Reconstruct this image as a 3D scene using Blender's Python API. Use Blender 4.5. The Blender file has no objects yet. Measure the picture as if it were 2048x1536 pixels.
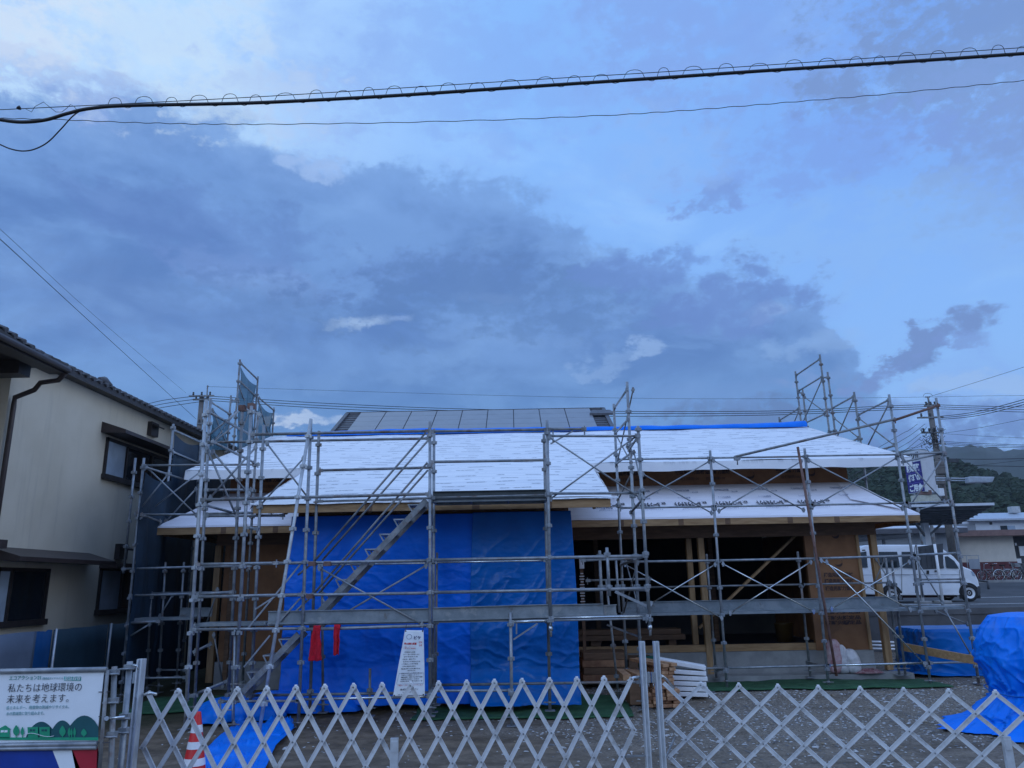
import bpy, bmesh, math, random
from mathutils import Vector, Matrix, noise as mnoise

random.seed(7)
SC = bpy.context.scene
COL = SC.collection
PI = math.pi

# ------------------------------------------------------------------ camera
CAM_H, PITCH, ROLL, FPX = 1.95, math.atan(400 / 1538), 0.0185, 1538.0
_c, _s = math.cos(PITCH), math.sin(PITCH)
FWD = Vector((0, _c, _s))
_up, _rt = Vector((0, -_s, _c)), Vector((1, 0, 0))
UP = _up * math.cos(ROLL) + _rt * math.sin(ROLL)
RT = _rt * math.cos(ROLL) - _up * math.sin(ROLL)
EYE = Vector((0, 0, CAM_H))
cam = bpy.data.cameras.new('camera')
cam.sensor_width, cam.lens = 36.0, 36.0 * FPX / 2048
cam.clip_start, cam.clip_end = 0.05, 9000
co = bpy.data.objects.new('camera', cam)
COL.objects.link(co)
m3 = Matrix((RT, UP, -FWD)).transposed()
co.matrix_world = Matrix.Translation(EYE) @ m3.to_4x4()
SC.camera = co

# a sight line of the survey photograph, met with a plane of known distance
def ray(px, py):
    return FWD + RT * ((px - 1024) / FPX) + UP * ((768 - py) / FPX)
def at(px, py, Y):
    d = ray(px, py); return EYE + d * (Y / d.y)
def atX(px, py, X):
    d = ray(px, py); return EYE + d * (X / d.x)
def atZ(px, py, z):
    d = ray(px, py); return EYE + d * ((z - CAM_H) / d.z)
def azel(px, py):
    d = ray(px, py).normalized()
    return math.atan2(d.x, d.y), math.asin(d.z)

# ------------------------------------------------------------------ light
SC.view_settings.view_transform = 'Standard'
SC.view_settings.look = 'None'
SC.view_settings.exposure = 0.0
SC.view_settings.gamma = 1.0
SUN_EL, SUN_AZ = math.radians(24), math.radians(205)
sun = bpy.data.lights.new('sun', 'SUN')
sun.energy, sun.angle, sun.color = 0.5, math.radians(25), (0.62, 0.80, 1.0)
so = bpy.data.objects.new('sun', sun)
COL.objects.link(so)
sd = Vector((math.sin(SUN_AZ) * math.cos(SUN_EL), math.cos(SUN_AZ) * math.cos(SUN_EL), math.sin(SUN_EL)))
so.rotation_euler = sd.to_track_quat('Z', 'Y').to_euler()

W = bpy.data.worlds.new('World')
SC.world = W
W.use_nodes = True
nt = W.node_tree
nt.nodes.clear()

class G:
    """small node-graph helper"""
    def __init__(self, nt): self.nt = nt
    def node(self, t, **kw):
        n = self.nt.nodes.new(t)
        for k, v in kw.items(): setattr(n, k, v)
        return n
    def put(self, sock, v):
        if hasattr(v, 'is_linked'): self.nt.links.new(v, sock)
        elif v is not None: sock.default_value = v
    def m(self, op, a, b=None, c=None, clamp=False):
        n = self.node('ShaderNodeMath', operation=op, use_clamp=clamp)
        for i, v in enumerate((a, b, c)): self.put(n.inputs[i], v)
        return n.outputs[0]
    def vm(self, op, a, b=None):
        n = self.node('ShaderNodeVectorMath', operation=op)
        self.put(n.inputs[0], a); self.put(n.inputs[1], b) if op != 'SCALE' else self.put(n.inputs['Scale'], b)
        return n.outputs[0]
    def step(self, x, a, b):
        n = self.node('ShaderNodeMapRange', interpolation_type='SMOOTHSTEP')
        self.put(n.inputs[0], x); self.put(n.inputs[1], a); self.put(n.inputs[2], b)
        return n.outputs[0]
    def mix(self, f, a, b, mode='MIX'):
        n = self.node('ShaderNodeMix', data_type='RGBA', blend_type=mode)
        self.put(n.inputs[0], f)
        for s, v in ((n.inputs[6], a), (n.inputs[7], b)):
            self.put(s, (*v, 1) if isinstance(v, tuple) and len(v) == 3 else v)
        return n.outputs[2]
    def noise(self, vec, scale, detail=4, rough=.55, dist=0.0):
        n = self.node('ShaderNodeTexNoise')
        self.put(n.inputs['Vector'], vec)
        n.inputs['Scale'].default_value = scale
        n.inputs['Detail'].default_value = detail
        n.inputs['Roughness'].default_value = rough
        n.inputs['Distortion'].default_value = dist
        return n.outputs[0]
    def xyz(self, v):
        n = self.node('ShaderNodeSeparateXYZ'); self.put(n.inputs[0], v); return n.outputs
    def vec(self, x, y, z):
        n = self.node('ShaderNodeCombineXYZ')
        for i, v in enumerate((x, y, z)): self.put(n.inputs[i], v)
        return n.outputs[0]

def lin(h):
    v = [int(h[i:i + 2], 16) / 255 for i in (0, 2, 4)]
    return tuple(x / 12.92 if x <= .04045 else ((x + .055) / 1.055) ** 2.4 for x in v)

g = G(nt)
dirv = g.vm('NORMALIZE', g.node('ShaderNodeTexCoord').outputs['Generated'])
dx, dy, dz = g.xyz(dirv)
az = g.m('ARCTAN2', dx, dy)
el = g.m('ARCSINE', dz)
def fld(sx, sy, scale, detail, rough, off, dist=0.0):
    v = g.vec(g.m('MULTIPLY', dx, sx), g.m('MULTIPLY', dz, sy), g.m('ADD', g.m('MULTIPLY', dy, sx), off))
    return g.noise(v, scale, detail, rough, dist)
cen = lambda n: g.m('SUBTRACT', n, .5)
w1, w2 = fld(1, 1.5, 3.2, 6, .58, 1.7), fld(1, 1.5, 3.2, 6, .58, 7.3)
w3, w4 = fld(1, 1.3, 13, 6, .64, 3.1), fld(1, 1.3, 13, 6, .64, 9.9)
n8 = fld(1, 1.5, 52.0, 5, .65, 15.3)
n3 = fld(1, 2.0, 4.2, 8, .60, 12.1, .5)
n4 = fld(1, 1.7, 5.5, 8, .62, 17.7, .6)
n6 = fld(1, 2.2, 9.0, 8, .62, 21.3, .4)
n7 = fld(1, 1.6, 24.0, 5, .6, 5.3, .3)
azw = g.m('ADD', az, g.m('ADD', g.m('MULTIPLY', cen(w1), .10), g.m('MULTIPLY', cen(w3), .09)))
elw = g.m('ADD', el, g.m('ADD', g.m('MULTIPLY', cen(w2), .07), g.m('MULTIPLY', cen(w4), .09)))
# upper rim of the big cloud bank, by bearing
RIM = [(-700, 190), (0, 190), (200, 205), (400, 225), (560, 285), (700, 315), (900, 355), (1080, 395), (1220, 470), (1430, 540), (1620, 600), (1700, 690), (1790, 830), (2048, 900), (2600, 930)]
fc = g.node('ShaderNodeFloatCurve')
cm = fc.mapping
cm.use_clip = False
pts = []
for q in RIM:
    a_, e_ = azel(*q); pts.append(((a_ + 1.0) / 2.0, e_))
cu = cm.curves[0]
while len(cu.points) < len(pts): cu.points.new(.5, .5)
for p_, q in zip(cu.points, pts): p_.location = q
cm.update()
g.put(fc.inputs['Value'], g.m('DIVIDE', g.m('ADD', azw, 1.0), 2.0))
fc.inputs['Factor'].default_value = 1.0
depth = g.m('ADD', g.m('SUBTRACT', fc.outputs[0], elw), g.m('ADD', g.m('MULTIPLY', cen(n7), .085), g.m('MULTIPLY', cen(n8), .03)))
bank = g.m('ADD', g.m('MULTIPLY', g.step(depth, -0.012, 0.016), .7), g.m('MULTIPLY', g.step(depth, -0.05, 0.06), .3))

clear = g.mix(g.step(az, -0.62, 0.05), lin('cfe6ff'), lin('8cbafa'))
clear = g.mix(g.m('MULTIPLY', g.step(az, 0.05, 0.6), g.step(el, .25, .6)), clear, lin('7aa6f0'))
clear = g.mix(g.m('MULTIPLY', g.step(el, .34, .02), g.step(az, .1, .5)), clear, lin('9dc6f7'))
sky = g.node('ShaderNodeTexSky', sky_type='NISHITA', sun_disc=False, sun_elevation=SUN_EL, sun_rotation=SUN_AZ)
nish = g.vm('SCALE', sky.outputs[0], 0.10)
clear = g.mix(0.10, clear, nish)
clear = g.mix(g.m('MULTIPLY', g.step(n4, .46, .70), .50), clear, lin('88aae9'))
clear = g.mix(g.m('MULTIPLY', g.step(n3, .52, .72), .40), clear, lin('a6ccfb'))
low = g.step(el, .33, .14)
body = g.mix(g.step(n3, .36, .64), lin('5b7dc2'), lin('789bde'))
body = g.mix(g.m('MULTIPLY', g.step(n6, .48, .68), .50), body, lin('87aaea'))
body = g.mix(g.m('MULTIPLY', g.step(n4, .52, .70), .35), body, lin('5a7abb'))
body = g.mix(g.m('MULTIPLY', low, .50), body, lin('6c9cd8'))
body = g.mix(g.m('MULTIPLY', g.step(depth, .10, .01), .40), body, lin('89abee'))
clear = g.mix(1.0, clear, (1.05, 1.15, 1.18), 'MULTIPLY')
body = g.mix(1.0, body, (0.93, 1.06, 1.0), 'MULTIPLY')
skyc = g.mix(bank, clear, body)

def blob(px, py, rx, ry, amt, col, thr=.5, rot=0.0):
    """one small cloud or gap of light at a bearing and height"""
    global skyc
    a0, e0 = azel(px, py)
    k = 1 / 1538.0
    small = min(1.0, (rx * ry) ** .5 / 70.0)
    mixw = lambda c, w: g.m('ADD', g.m('MULTIPLY', c, 1 - small), g.m('MULTIPLY', w, small))
    wa = g.m('ADD', az, g.m('ADD', g.m('MULTIPLY', cen(w1), .20 * small), g.m('ADD', g.m('MULTIPLY', cen(w3), .05 + .035 * small), g.m('ADD', g.m('MULTIPLY', cen(n7), .04), g.m('MULTIPLY', cen(n8), .03)))))
    we = g.m('ADD', el, g.m('ADD', g.m('MULTIPLY', cen(w2), .14 * small), g.m('ADD', g.m('MULTIPLY', cen(w4), .035 + .04 * small), g.m('MULTIPLY', cen(n7), .02))))
    da = g.m('MULTIPLY', g.m('SUBTRACT', wa, a0), math.cos(e0))
    de = g.m('SUBTRACT', we, e0)
    if rot:
        c_, s_ = math.cos(rot), math.sin(rot)
        da, de = g.m('ADD', g.m('MULTIPLY', da, c_), g.m('MULTIPLY', de, s_)), g.m('SUBTRACT', g.m('MULTIPLY', de, c_), g.m('MULTIPLY', da, s_))
    r2 = g.m('ADD', g.m('POWER', g.m('ABSOLUTE', g.m('DIVIDE', da, rx * k)), 2), g.m('POWER', g.m('ABSOLUTE', g.m('DIVIDE', de, ry * k)), 2))
    v = g.m('ADD', g.m('SUBTRACT', 1.0, r2), g.m('MULTIPLY', g.m('ADD', cen(n6), g.m('ADD', cen(n7), cen(n8))), 4.2))
    skyc = g.mix(g.m('MULTIPLY', g.step(v, -0.5, 1.0), amt), skyc, lin(col))

for b in [
    (1000, 150, 420, 120, .30, '86a6ee'), (1500, 60, 300, 110, .45, '85a6ea'), (1960, 60, 200, 190, .8, '7896cc'), (1990, 260, 160, 130, .6, '83a4e2'),
    (1620, 310, 240, 75, .6, '7fa2ec'), (1420, 388, 66, 28, .6, '789add'), (1350, 300, 120, 60, .4, '96c0fb'), (1760, 480, 260, 90, .4, '93c2fb'),
    (250, 90, 280, 120, .6, 'd2eaff'), (560, 190, 150, 60, .3, '9ebdf7'), (110, 190, 140, 40, .5, '8da9e8'), (620, 320, 60, 28, .7, 'a9c8f8'), (0, 20, 130, 120, .6, 'dcebff'),
    (540, 545, 140, 40, .6, '84a6e2'), (430, 470, 230, 70, .5, '5d80c4'), (900, 560, 260, 60, .5, '6083c6'), (330, 620, 260, 60, .3, '6385c2'),
    (732, 642, 50, 16, 1.0, 'b4d2f8'), (800, 633, 40, 9, .8, '9dbdf0'), (1288, 692, 36, 20, .6, 'a0c2f2'), (1230, 715, 40, 10, .4, '92b7ea'), (1190, 745, 70, 14, .5, '93b7ea'), (1545, 622, 40, 14, .7, 'a2c4f4'),
    (585, 852, 66, 16, .9, 'c6d9f5'), (650, 852, 80, 12, .7, 'b0caf0'), (980, 600, 60, 12, .4, '8fb2ea'), (700, 760, 200, 24, .35, '7ba6df'), (1050, 700, 160, 26, .35, '7fa8e2'),
    (1020, 600, 330, 90, .6, '577eb9'), (640, 600, 200, 60, .35, '587fbc'),
    (1480, 600, 150, 60, .75, '688ad0'), (1330, 530, 140, 50, .6, '6a8dd4'), (1500, 850, 160, 36, .9, '6282b8'), (1400, 800, 260, 26, .45, '6f97d4'),
    (1790, 730, 100, 30, 1.0, '6f90cc', .5, .5), (1850, 682, 90, 24, 1.0, '7595d0', .5, .25), (1740, 770, 60, 20, .8, '7896d4', .5, .5), (1905, 690, 50, 16, .7, '7a98d8'),
    (1990, 890, 170, 36, .85, '6485c2'), (1830, 860, 160, 32, .6, '7295d4'), (1640, 770, 70, 26, .6, '7f9fd8'), (1960, 780, 130, 26, .4, 'b4d3f8'), (1640, 690, 90, 24, .35, '9cc2f4'),
]: blob(*b)
# unseen evening sky behind, right and overhead, set brighter to light the front faces
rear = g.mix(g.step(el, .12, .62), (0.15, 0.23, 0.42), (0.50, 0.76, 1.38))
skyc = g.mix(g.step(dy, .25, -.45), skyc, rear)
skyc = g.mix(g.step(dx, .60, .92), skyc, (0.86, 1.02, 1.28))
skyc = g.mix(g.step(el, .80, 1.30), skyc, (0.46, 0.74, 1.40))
skyc = g.mix(g.step(dz, -0.01, -0.08), skyc, (0.03, 0.04, 0.06))
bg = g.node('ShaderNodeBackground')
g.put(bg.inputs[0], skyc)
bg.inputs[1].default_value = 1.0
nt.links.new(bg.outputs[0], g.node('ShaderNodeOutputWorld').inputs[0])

# ------------------------------------------------------------------ materials
MATS = {}
def mat(name, col, rough=.6, metal=0.0, var=.12, scale=6.0, bump=0.0, bscale=None, col2=None, spec=.5, stretch=(1, 1, 1), detail=4):
    m = bpy.data.materials.new(name); m.use_nodes = True
    MATS[name] = m
    q = G(m.node_tree)
    bs = m.node_tree.nodes['Principled BSDF']
    tc = q.node('ShaderNodeTexCoord').outputs['Object']
    v = q.vm('MULTIPLY', tc, tuple(stretch)) if stretch != (1, 1, 1) else tc
    n = q.noise(v, scale, detail, .6)
    if col2 is None:
        a = tuple(max(0, c * (1 - var)) for c in col); b = tuple(min(1, c * (1 + var)) for c in col)
    else: a, b = col, col2
    q.put(bs.inputs['Base Color'], q.mix(q.step(n, .3, .7), a, b))
    bs.inputs['Roughness'].default_value = rough
    bs.inputs['Metallic'].default_value = metal
    bs.inputs['Specular IOR Level'].default_value = spec
    if bump:
        bn = q.node('ShaderNodeBump')
        bn.inputs['Strength'].default_value = bump
        bn.inputs['Distance'].default_value = .02
        q.put(bn.inputs['Height'], q.noise(v, bscale or scale * 4, 4, .6))
        m.node_tree.links.new(bn.outputs[0], bs.inputs['Normal'])
    return m

steel = mat('galvanised_steel', (.19, .215, .24), .42, .4, .3, 9, col2=(.34, .36, .385), bump=.1, bscale=60)
steel_d = mat('weathered_steel', (.15, .165, .18), .55, .35, .3, 7, col2=(.27, .28, .29))
steel_b = mat('bright_steel', (.55, .58, .60), .25, .85, .12, 12)
deckm = mat('steel_deck', (.17, .20, .22), .5, .35, .25, 5, col2=(.26, .29, .31), bump=.2, bscale=90)
steel_l = mat('new_galvanised_steel', (.40, .43, .46), .4, .3, .2, 9)
rust = mat('rusty_steel', (.12, .055, .042), .75, .1, .4, 9, col2=(.20, .12, .10))
alu = mat('matt_aluminium', (.62,.63,.645), .45, .05, .08, 8)
alu_b = mat('aluminium_post', (.62,.65,.68), .3, .35, .1, 10)
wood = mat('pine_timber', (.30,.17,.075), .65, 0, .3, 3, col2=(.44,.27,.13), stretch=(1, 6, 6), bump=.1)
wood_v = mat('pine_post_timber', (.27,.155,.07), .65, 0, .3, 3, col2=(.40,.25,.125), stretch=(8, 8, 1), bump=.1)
wood_d = mat('dark_cedar', (.13,.070,.036), .7, 0, .3, 3, col2=(.20,.11,.06), stretch=(1, 6, 6), bump=.1)  # dark brown timber for boarding, rafters and stacked beams
wood_r = mat('reddish_timber', (.22, .10, .05), .7, 0, .3, 6, col2=(.40, .21, .11), bump=.15)
wood_t = mat('cut_timber_end', (.34, .17, .085), .7, 0, .3, 14, col2=(.50, .29, .16), bump=.1)
sheath = mat('brown_sheathing_board', (.21,.092,.036), .75, 0, .2, 2.5, col2=(.28,.130,.056), bump=.05)
dark_in = mat('shade_black_interior', (.016,.014,.014), .8, 0, .3, 3)  # deep shade of the rooms put into a near-black wall colour
dark_fl = mat('shade_black_floor', (.010,.014,.028), .6, 0, .3, 2)  # near-black navy floor, the room's shade put into its colour
conc = mat('concrete', (.22, .22, .22), .85, 0, .2, 3, col2=(.31, .31, .305), bump=.2, bscale=40)
conc_d = mat('damp_concrete', (.075, .075, .08), .85, 0, .25, 1.2, col2=(.125, .125, .13), bump=.25, bscale=20)
tarp = mat('blue_tarpaulin', (.0,.145,.74), .42, 0, .12, 2, col2=(.0,.175,.84), bump=.12, bscale=25, spec=.22)
tarp_l = mat('bright_blue_tarpaulin', (.0,.165,.72), .42, 0, .12, 3, col2=(.0,.20,.82), bump=.15, bscale=25, spec=.25)
tarp_d = mat('deep_blue_tarpaulin', (.0, .115, .42), .33, 0, .12, 2, col2=(.0, .145, .52), bump=.12, bscale=25, spec=.28)
white_p = mat('white_paint', (.78, .79, .80), .45, 0, .05, 5)
cream = mat('cream_render', (.60,.54,.43), .9, 0, .08, 1.3, bump=.25, bscale=130, col2=(.66,.60,.49))
darkbr = mat('dark_brown_trim', (.030, .024, .024), .5, 0, .25, 6)
brown_m = mat('brown_sheet_metal', (.055, .040, .038), .45, .2, .2, 5)
tilem = mat('grey_roof_tile', (.055, .057, .065), .5, 0, .3, 6, col2=(.10, .10, .115), bump=.2)
glass_d = mat('dark_window_glass', (.012, .016, .022), .08, 0, .1, 3, spec=.6)
glass_c = mat('frosted_window_glass', (.34,.42,.52), .4, 0, .12, 3)
fence_a = mat('grey_blue_panel', (.15,.19,.26), .6, 0, .12, 2)
fence_b = mat('blue_panel', (.006,.085,.26), .5, 0, .1, 2)
fence_c = mat('teal_panel', (.032,.075,.11), .6, 0, .15, 2)
red_c = mat('red_plastic', (.62, .020, .020), .45, 0, .1, 8)
red_t = mat('red_towel', (.50, .006, .022), .95, 0, .2, 30, bump=.4, bscale=150)
white_r = mat('white_reflective', (.74, .75, .77), .4, 0, .06, 10)
ink = mat('dark_ink', (.045,.048,.06), .7)
ink_f = mat('faded_ink', (.24, .27, .36), .8)
ink_r = mat('red_ink', (.55, .03, .04), .7)
ink_g = mat('green_ink', (.05, .30, .26), .7)
ink_gl = mat('faded_green_ink', (.26, .43, .45), .7)
sgn_g = mat('sign_bright_green', (.010, .30, .16), .5)
sgn_d = mat('sign_dark_green', (.006, .085, .10), .5)
sgn_w = mat('sign_white', (.78,.81,.84), .5, var=.03)
sgn_b = mat('sign_blue', (.003, .040, .30), .45)
sgn_r = mat('sign_red', (.40, .012, .030), .45)
purple = mat('sign_purple', (.028, .020, .20), .5)
black = mat('black_rubber', (.012, .012, .013), .7)
tyrem = mat('tyre', (.018, .018, .019), .85, bump=.2)
carw = mat('white_car_paint', (.72, .74, .77), .22, 0, .03, 4, spec=.6)
carg = mat('car_glass', (.018, .025, .030), .06, 0, .1, 3, spec=.7)
shop_c = mat('cream_wall', (.60, .545, .47), .85, 0, .06, 2)
shop_r = mat('dark_red_wall', (.11, .026, .030), .7, 0, .15, 3)
shop_b = mat('brown_fascia', (.20, .12, .105), .6, 0, .15, 3)
grey_w = mat('grey_wall', (.27, .29, .32), .8, 0, .1, 2)
pale_w = mat('pale_wall', (.62, .65, .70), .7, 0, .06, 2)
dark_g = mat('dark_grey_board', (.050, .054, .062), .6, 0, .2, 3)
darkroof = mat('dark_canopy_sheet', (.13, .145, .165), .55, .2, .2, 4)
panelm = mat('solar_panel_glass', (.20,.20,.215), .28, 0, .08, 2, spec=.6)
panel_f = mat('panel_joint', (.05,.052,.06), .5)
pole_c = mat('concrete_pole', (.16, .145, .135), .85, 0, .2, 3)
cablem = mat('black_cable', (.010, .010, .014), .55)
greenmat = mat('green_ground_mat', (.014, .075, .030), .9, 0, .35, 5, col2=(.034, .115, .050), bump=.5, bscale=120)
asph = mat('asphalt', (.045, .048, .053), .9, 0, .2, 1.0, col2=(.070, .072, .078), bump=.3, bscale=60)
paint_w = mat('road_paint', (.55, .56, .58), .7, 0, .15, 6)
pave = mat('paving', (.15, .15, .155), .85, 0, .2, 2)
leaf = mat('hill_foliage', (.008,.020,.010), .95, 0, .4, .05, col2=(.020,.040,.018), detail=6)
leaf2 = mat('far_foliage', (.008,.018,.010), .95, 0, .4, .01, col2=(.018,.034,.018), detail=8)
bagm = mat('white_plastic_bag', (.60, .58, .60), .35, 0, .15, 9, bump=.3, bscale=25)
bagr = mat('pinkish_plastic_bag', (.42, .16, .17), .4, 0, .4, 7, col2=(.62, .46, .47), bump=.3, bscale=25)
yellow = mat('yellow_plastic', (.055,.030,.005), .5)
chrome = mat('chrome', (.60, .62, .64), .2, .9, .1, 10)
lampm = mat('lamp_housing', (.50, .55, .62), .4, .2)

def ground_mat():
    m = bpy.data.materials.new('gravelly_soil'); m.use_nodes = True
    q = G(m.node_tree); bs = m.node_tree.nodes['Principled BSDF']
    tc = q.node('ShaderNodeTexCoord').outputs['Object']
    big = q.noise(tc, .55, 5, .6); mid = q.noise(tc, 4, 6, .65); fine = q.noise(tc, 26, 5, .7)
    x, y, z = q.xyz(tc)
    c = q.mix(q.step(mid, .3, .7), (.085, .072, .060), (.185, .158, .130))
    grav = q.step(q.m('ADD', q.m('MULTIPLY', x, .16), q.m('MULTIPLY', q.m('SUBTRACT', big, .5), 2.6)), -.35, .45)
    c = q.mix(q.m('MULTIPLY', grav, .8), c, q.mix(q.step(fine, .35, .68), (.075, .072, .070), (.30, .29, .28)))
    near = q.step(q.m('ADD', y, q.m('MULTIPLY', mid, 1.2)), 11.6, 10.4)
    c = q.mix(q.m('MULTIPLY', near, .55), c, q.mix(q.step(mid, .4, .66), (.115, .104, .094), (.20, .182, .165)))
    spk = q.noise(q.vm('MULTIPLY', tc, (1, .8, 1)), 85, 3, .7)
    c = q.mix(q.m('MULTIPLY', q.m('MULTIPLY', grav, q.m('SUBTRACT', 1.0, near)), q.m('MULTIPLY', q.step(spk, .56, .66), .85)), c, (.42, .41, .40))
    c = q.mix(q.m('MULTIPLY', q.m('MULTIPLY', grav, q.m('SUBTRACT', 1.0, near)), q.m('MULTIPLY', q.step(spk, .42, .34), .7)), c, (.035, .034, .034))
    moss = q.m('MULTIPLY', q.step(y, 11.3, 12.8), q.m('MULTIPLY', q.step(q.m('ADD', q.m('MULTIPLY', x, -.35), q.m('MULTIPLY', big, 2)), 2.3, 3.1), .8))
    c = q.mix(moss, c, (.026, .036, .016))
    rut = q.noise(q.vm('MULTIPLY', tc, (.35, 1.1, 1)), 1.3, 5, .6, .6)
    c = q.mix(q.m('MULTIPLY', q.step(rut, .50, .66), .45), c, (.050, .040, .031))
    c = q.mix(1.0, c, (1.16, 1.03, .88), 'MULTIPLY')
    q.put(bs.inputs['Base Color'], c)
    bs.inputs['Roughness'].default_value = .92
    bs.inputs['Specular IOR Level'].default_value = .25
    bn = q.node('ShaderNodeBump'); bn.inputs['Strength'].default_value = .7; bn.inputs['Distance'].default_value = .03
    q.put(bn.inputs['Height'], q.m('ADD', fine, q.m('MULTIPLY', mid, 1.2)))
    m.node_tree.links.new(bn.outputs[0], bs.inputs['Normal'])
    return m

def roof_mat():
    """white roofing underlay printed with rows of small grey lettering"""
    m = bpy.data.materials.new('printed_white_underlay'); m.use_nodes = True
    q = G(m.node_tree); bs = m.node_tree.nodes['Principled BSDF']
    tc = q.node('ShaderNodeTexCoord').outputs['Object']
    x, y, z = q.xyz(tc)
    row = q.m('DIVIDE', y, .30)
    rid = q.m('FLOOR', row)
    fr = q.m('FRACT', row)
    xs = q.m('ADD', x, q.m('MULTIPLY', rid, 1.73))
    on = q.noise(q.vec(q.m('MULTIPLY', xs, 2.1), rid, 3.1), 1.5, 1, .5)
    let = q.noise(q.vec(q.m('MULTIPLY', xs, 16), q.m('MULTIPLY', y, 22), 0), 1.5, 3, .7)
    band = q.m('MULTIPLY', q.step(fr, .30, .36), q.step(fr, .62, .56))
    ink_ = q.m('MULTIPLY', q.m('MULTIPLY', q.step(on, .50, .56), band), q.step(let, .36, .52))
    lap = q.m('MULTIPLY', q.step(q.m('FRACT', q.m('DIVIDE', y, .90)), .0, .02), q.step(q.m('FRACT', q.m('DIVIDE', y, .90)), .07, .03))
    soft = q.noise(q.vm('MULTIPLY', tc, (.8, 5, 1)), 1.2, 5, .6)
    c = q.mix(q.step(soft, .3, .7), (.70, .71, .74), (.82, .82, .83))
    c = q.mix(q.m('MULTIPLY', ink_, .62), c, (.10, .11, .14))
    c = q.mix(q.m('MULTIPLY', lap, .35), c, (.40, .41, .45))
    q.put(bs.inputs['Base Color'], c)
    bs.inputs['Roughness'].default_value = .55
    bn = q.node('ShaderNodeBump'); bn.inputs['Strength'].default_value = .25; bn.inputs['Distance'].default_value = .02
    q.put(bn.inputs['Height'], q.noise(q.vm('MULTIPLY', tc, (1.2, 7, 1)), 2.5, 4, .6))
    m.node_tree.links.new(bn.outputs[0], bs.inputs['Normal'])
    return m

def plain_roof_mat():
    m = bpy.data.materials.new('white_underlay'); m.use_nodes = True
    q = G(m.node_tree); bs = m.node_tree.nodes['Principled BSDF']
    tc = q.node('ShaderNodeTexCoord').outputs['Object']
    soft = q.noise(q.vm('MULTIPLY', tc, (.8, 4, 4)), 1.4, 5, .6)
    q.put(bs.inputs['Base Color'], q.mix(q.step(soft, .3, .7), (.74, .71, .75), (.83, .80, .83)))
    bs.inputs['Roughness'].default_value = .55
    bn = q.node('ShaderNodeBump'); bn.inputs['Strength'].default_value = .3; bn.inputs['Distance'].default_value = .02
    q.put(bn.inputs['Height'], soft)
    m.node_tree.links.new(bn.outputs[0], bs.inputs['Normal'])
    return m

def net_mat(name, col, alpha):
    m = bpy.data.materials.new(name); m.use_nodes = True
    q = G(m.node_tree); t = m.node_tree
    bs = t.nodes['Principled BSDF']; out = t.nodes['Material Output']
    tc = q.node('ShaderNodeTexCoord').outputs['Object']
    n = q.noise(tc, 1.5, 4, .6)
    q.put(bs.inputs['Base Color'], q.mix(q.step(n, .3, .7), tuple(c * .75 for c in col), tuple(c * 1.25 for c in col)))
    bs.inputs['Roughness'].default_value = .8
    tr = q.node('ShaderNodeBsdfTransparent'); mx = q.node('ShaderNodeMixShader')
    mx.inputs[0].default_value = alpha
    t.links.new(tr.outputs[0], mx.inputs[1]); t.links.new(bs.outputs[0], mx.inputs[2]); t.links.new(mx.outputs[0], out.inputs[0])
    return m
def wall_mat():
    m = bpy.data.materials.new('streaked_cream_render'); m.use_nodes = True
    q = G(m.node_tree); bs = m.node_tree.nodes['Principled BSDF']
    tc = q.node('ShaderNodeTexCoord').outputs['Object']
    big = q.noise(tc, .8, 5, .6); st = q.noise(q.vm('MULTIPLY', tc, (5, 5, .35)), 1.0, 5, .65); gr = q.noise(tc, 60, 3, .6)
    c = q.mix(q.step(big, .3, .7), (.60, .54, .43), (.68, .62, .51))
    c = q.mix(q.m('MULTIPLY', q.step(st, .52, .75), .28), c, (.36, .33, .28))
    c = q.mix(q.m('MULTIPLY', q.step(gr, .45, .7), .16), c, (.40, .37, .31))
    q.put(bs.inputs['Base Color'], c); bs.inputs['Roughness'].default_value = .92; bs.inputs['Specular IOR Level'].default_value = .2
    bn = q.node('ShaderNodeBump'); bn.inputs['Strength'].default_value = .5; bn.inputs['Distance'].default_value = .01
    q.put(bn.inputs['Height'], q.noise(tc, 90, 4, .7)); m.node_tree.links.new(bn.outputs[0], bs.inputs['Normal'])
    return m
cream_w = wall_mat()
def stain(m, col, amt, scale, lo, hi):
    """rust and cement stains with a shape of their own"""
    q = G(m.node_tree); bs = m.node_tree.nodes['Principled BSDF']; sk = bs.inputs['Base Color']
    src = sk.links[0].from_socket
    n = q.noise(q.node('ShaderNodeTexCoord').outputs['Object'], scale, 5, .65)
    q.put(sk, q.mix(q.m('MULTIPLY', q.step(n, lo, hi), amt), src, col))
stain(steel, (.15, .085, .06), .55, 4.5, .56, .68); stain(steel, (.42, .43, .44), .5, 14, .62, .70)
stain(steel_d, (.14, .075, .05), .6, 5.0, .52, .66); stain(deckm, (.36, .36, .35), .5, 3.5, .58, .66); stain(deckm, (.12, .08, .06), .5, 6, .60, .70)
stain(alu, (.28, .27, .26), .55, 5.5, .50, .66); stain(sheath, (.12, .06, .03), .4, 1.4, .52, .64)
stain(tarp, (.10, .16, .34), .16, 1.3, .56, .70); stain(tarp_l, (.16, .24, .46), .2, 2.2, .56, .68); stain(white_p, (.45, .43, .40), .35, 5, .56, .68)
soil = ground_mat(); roofm = roof_mat(); roofp = plain_roof_mat()
net_a = net_mat('pale_teal_mesh', (.03, .10, .15), .84)
net_d = net_mat('navy_mesh', (.008, .030, .060), .93)

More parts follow.
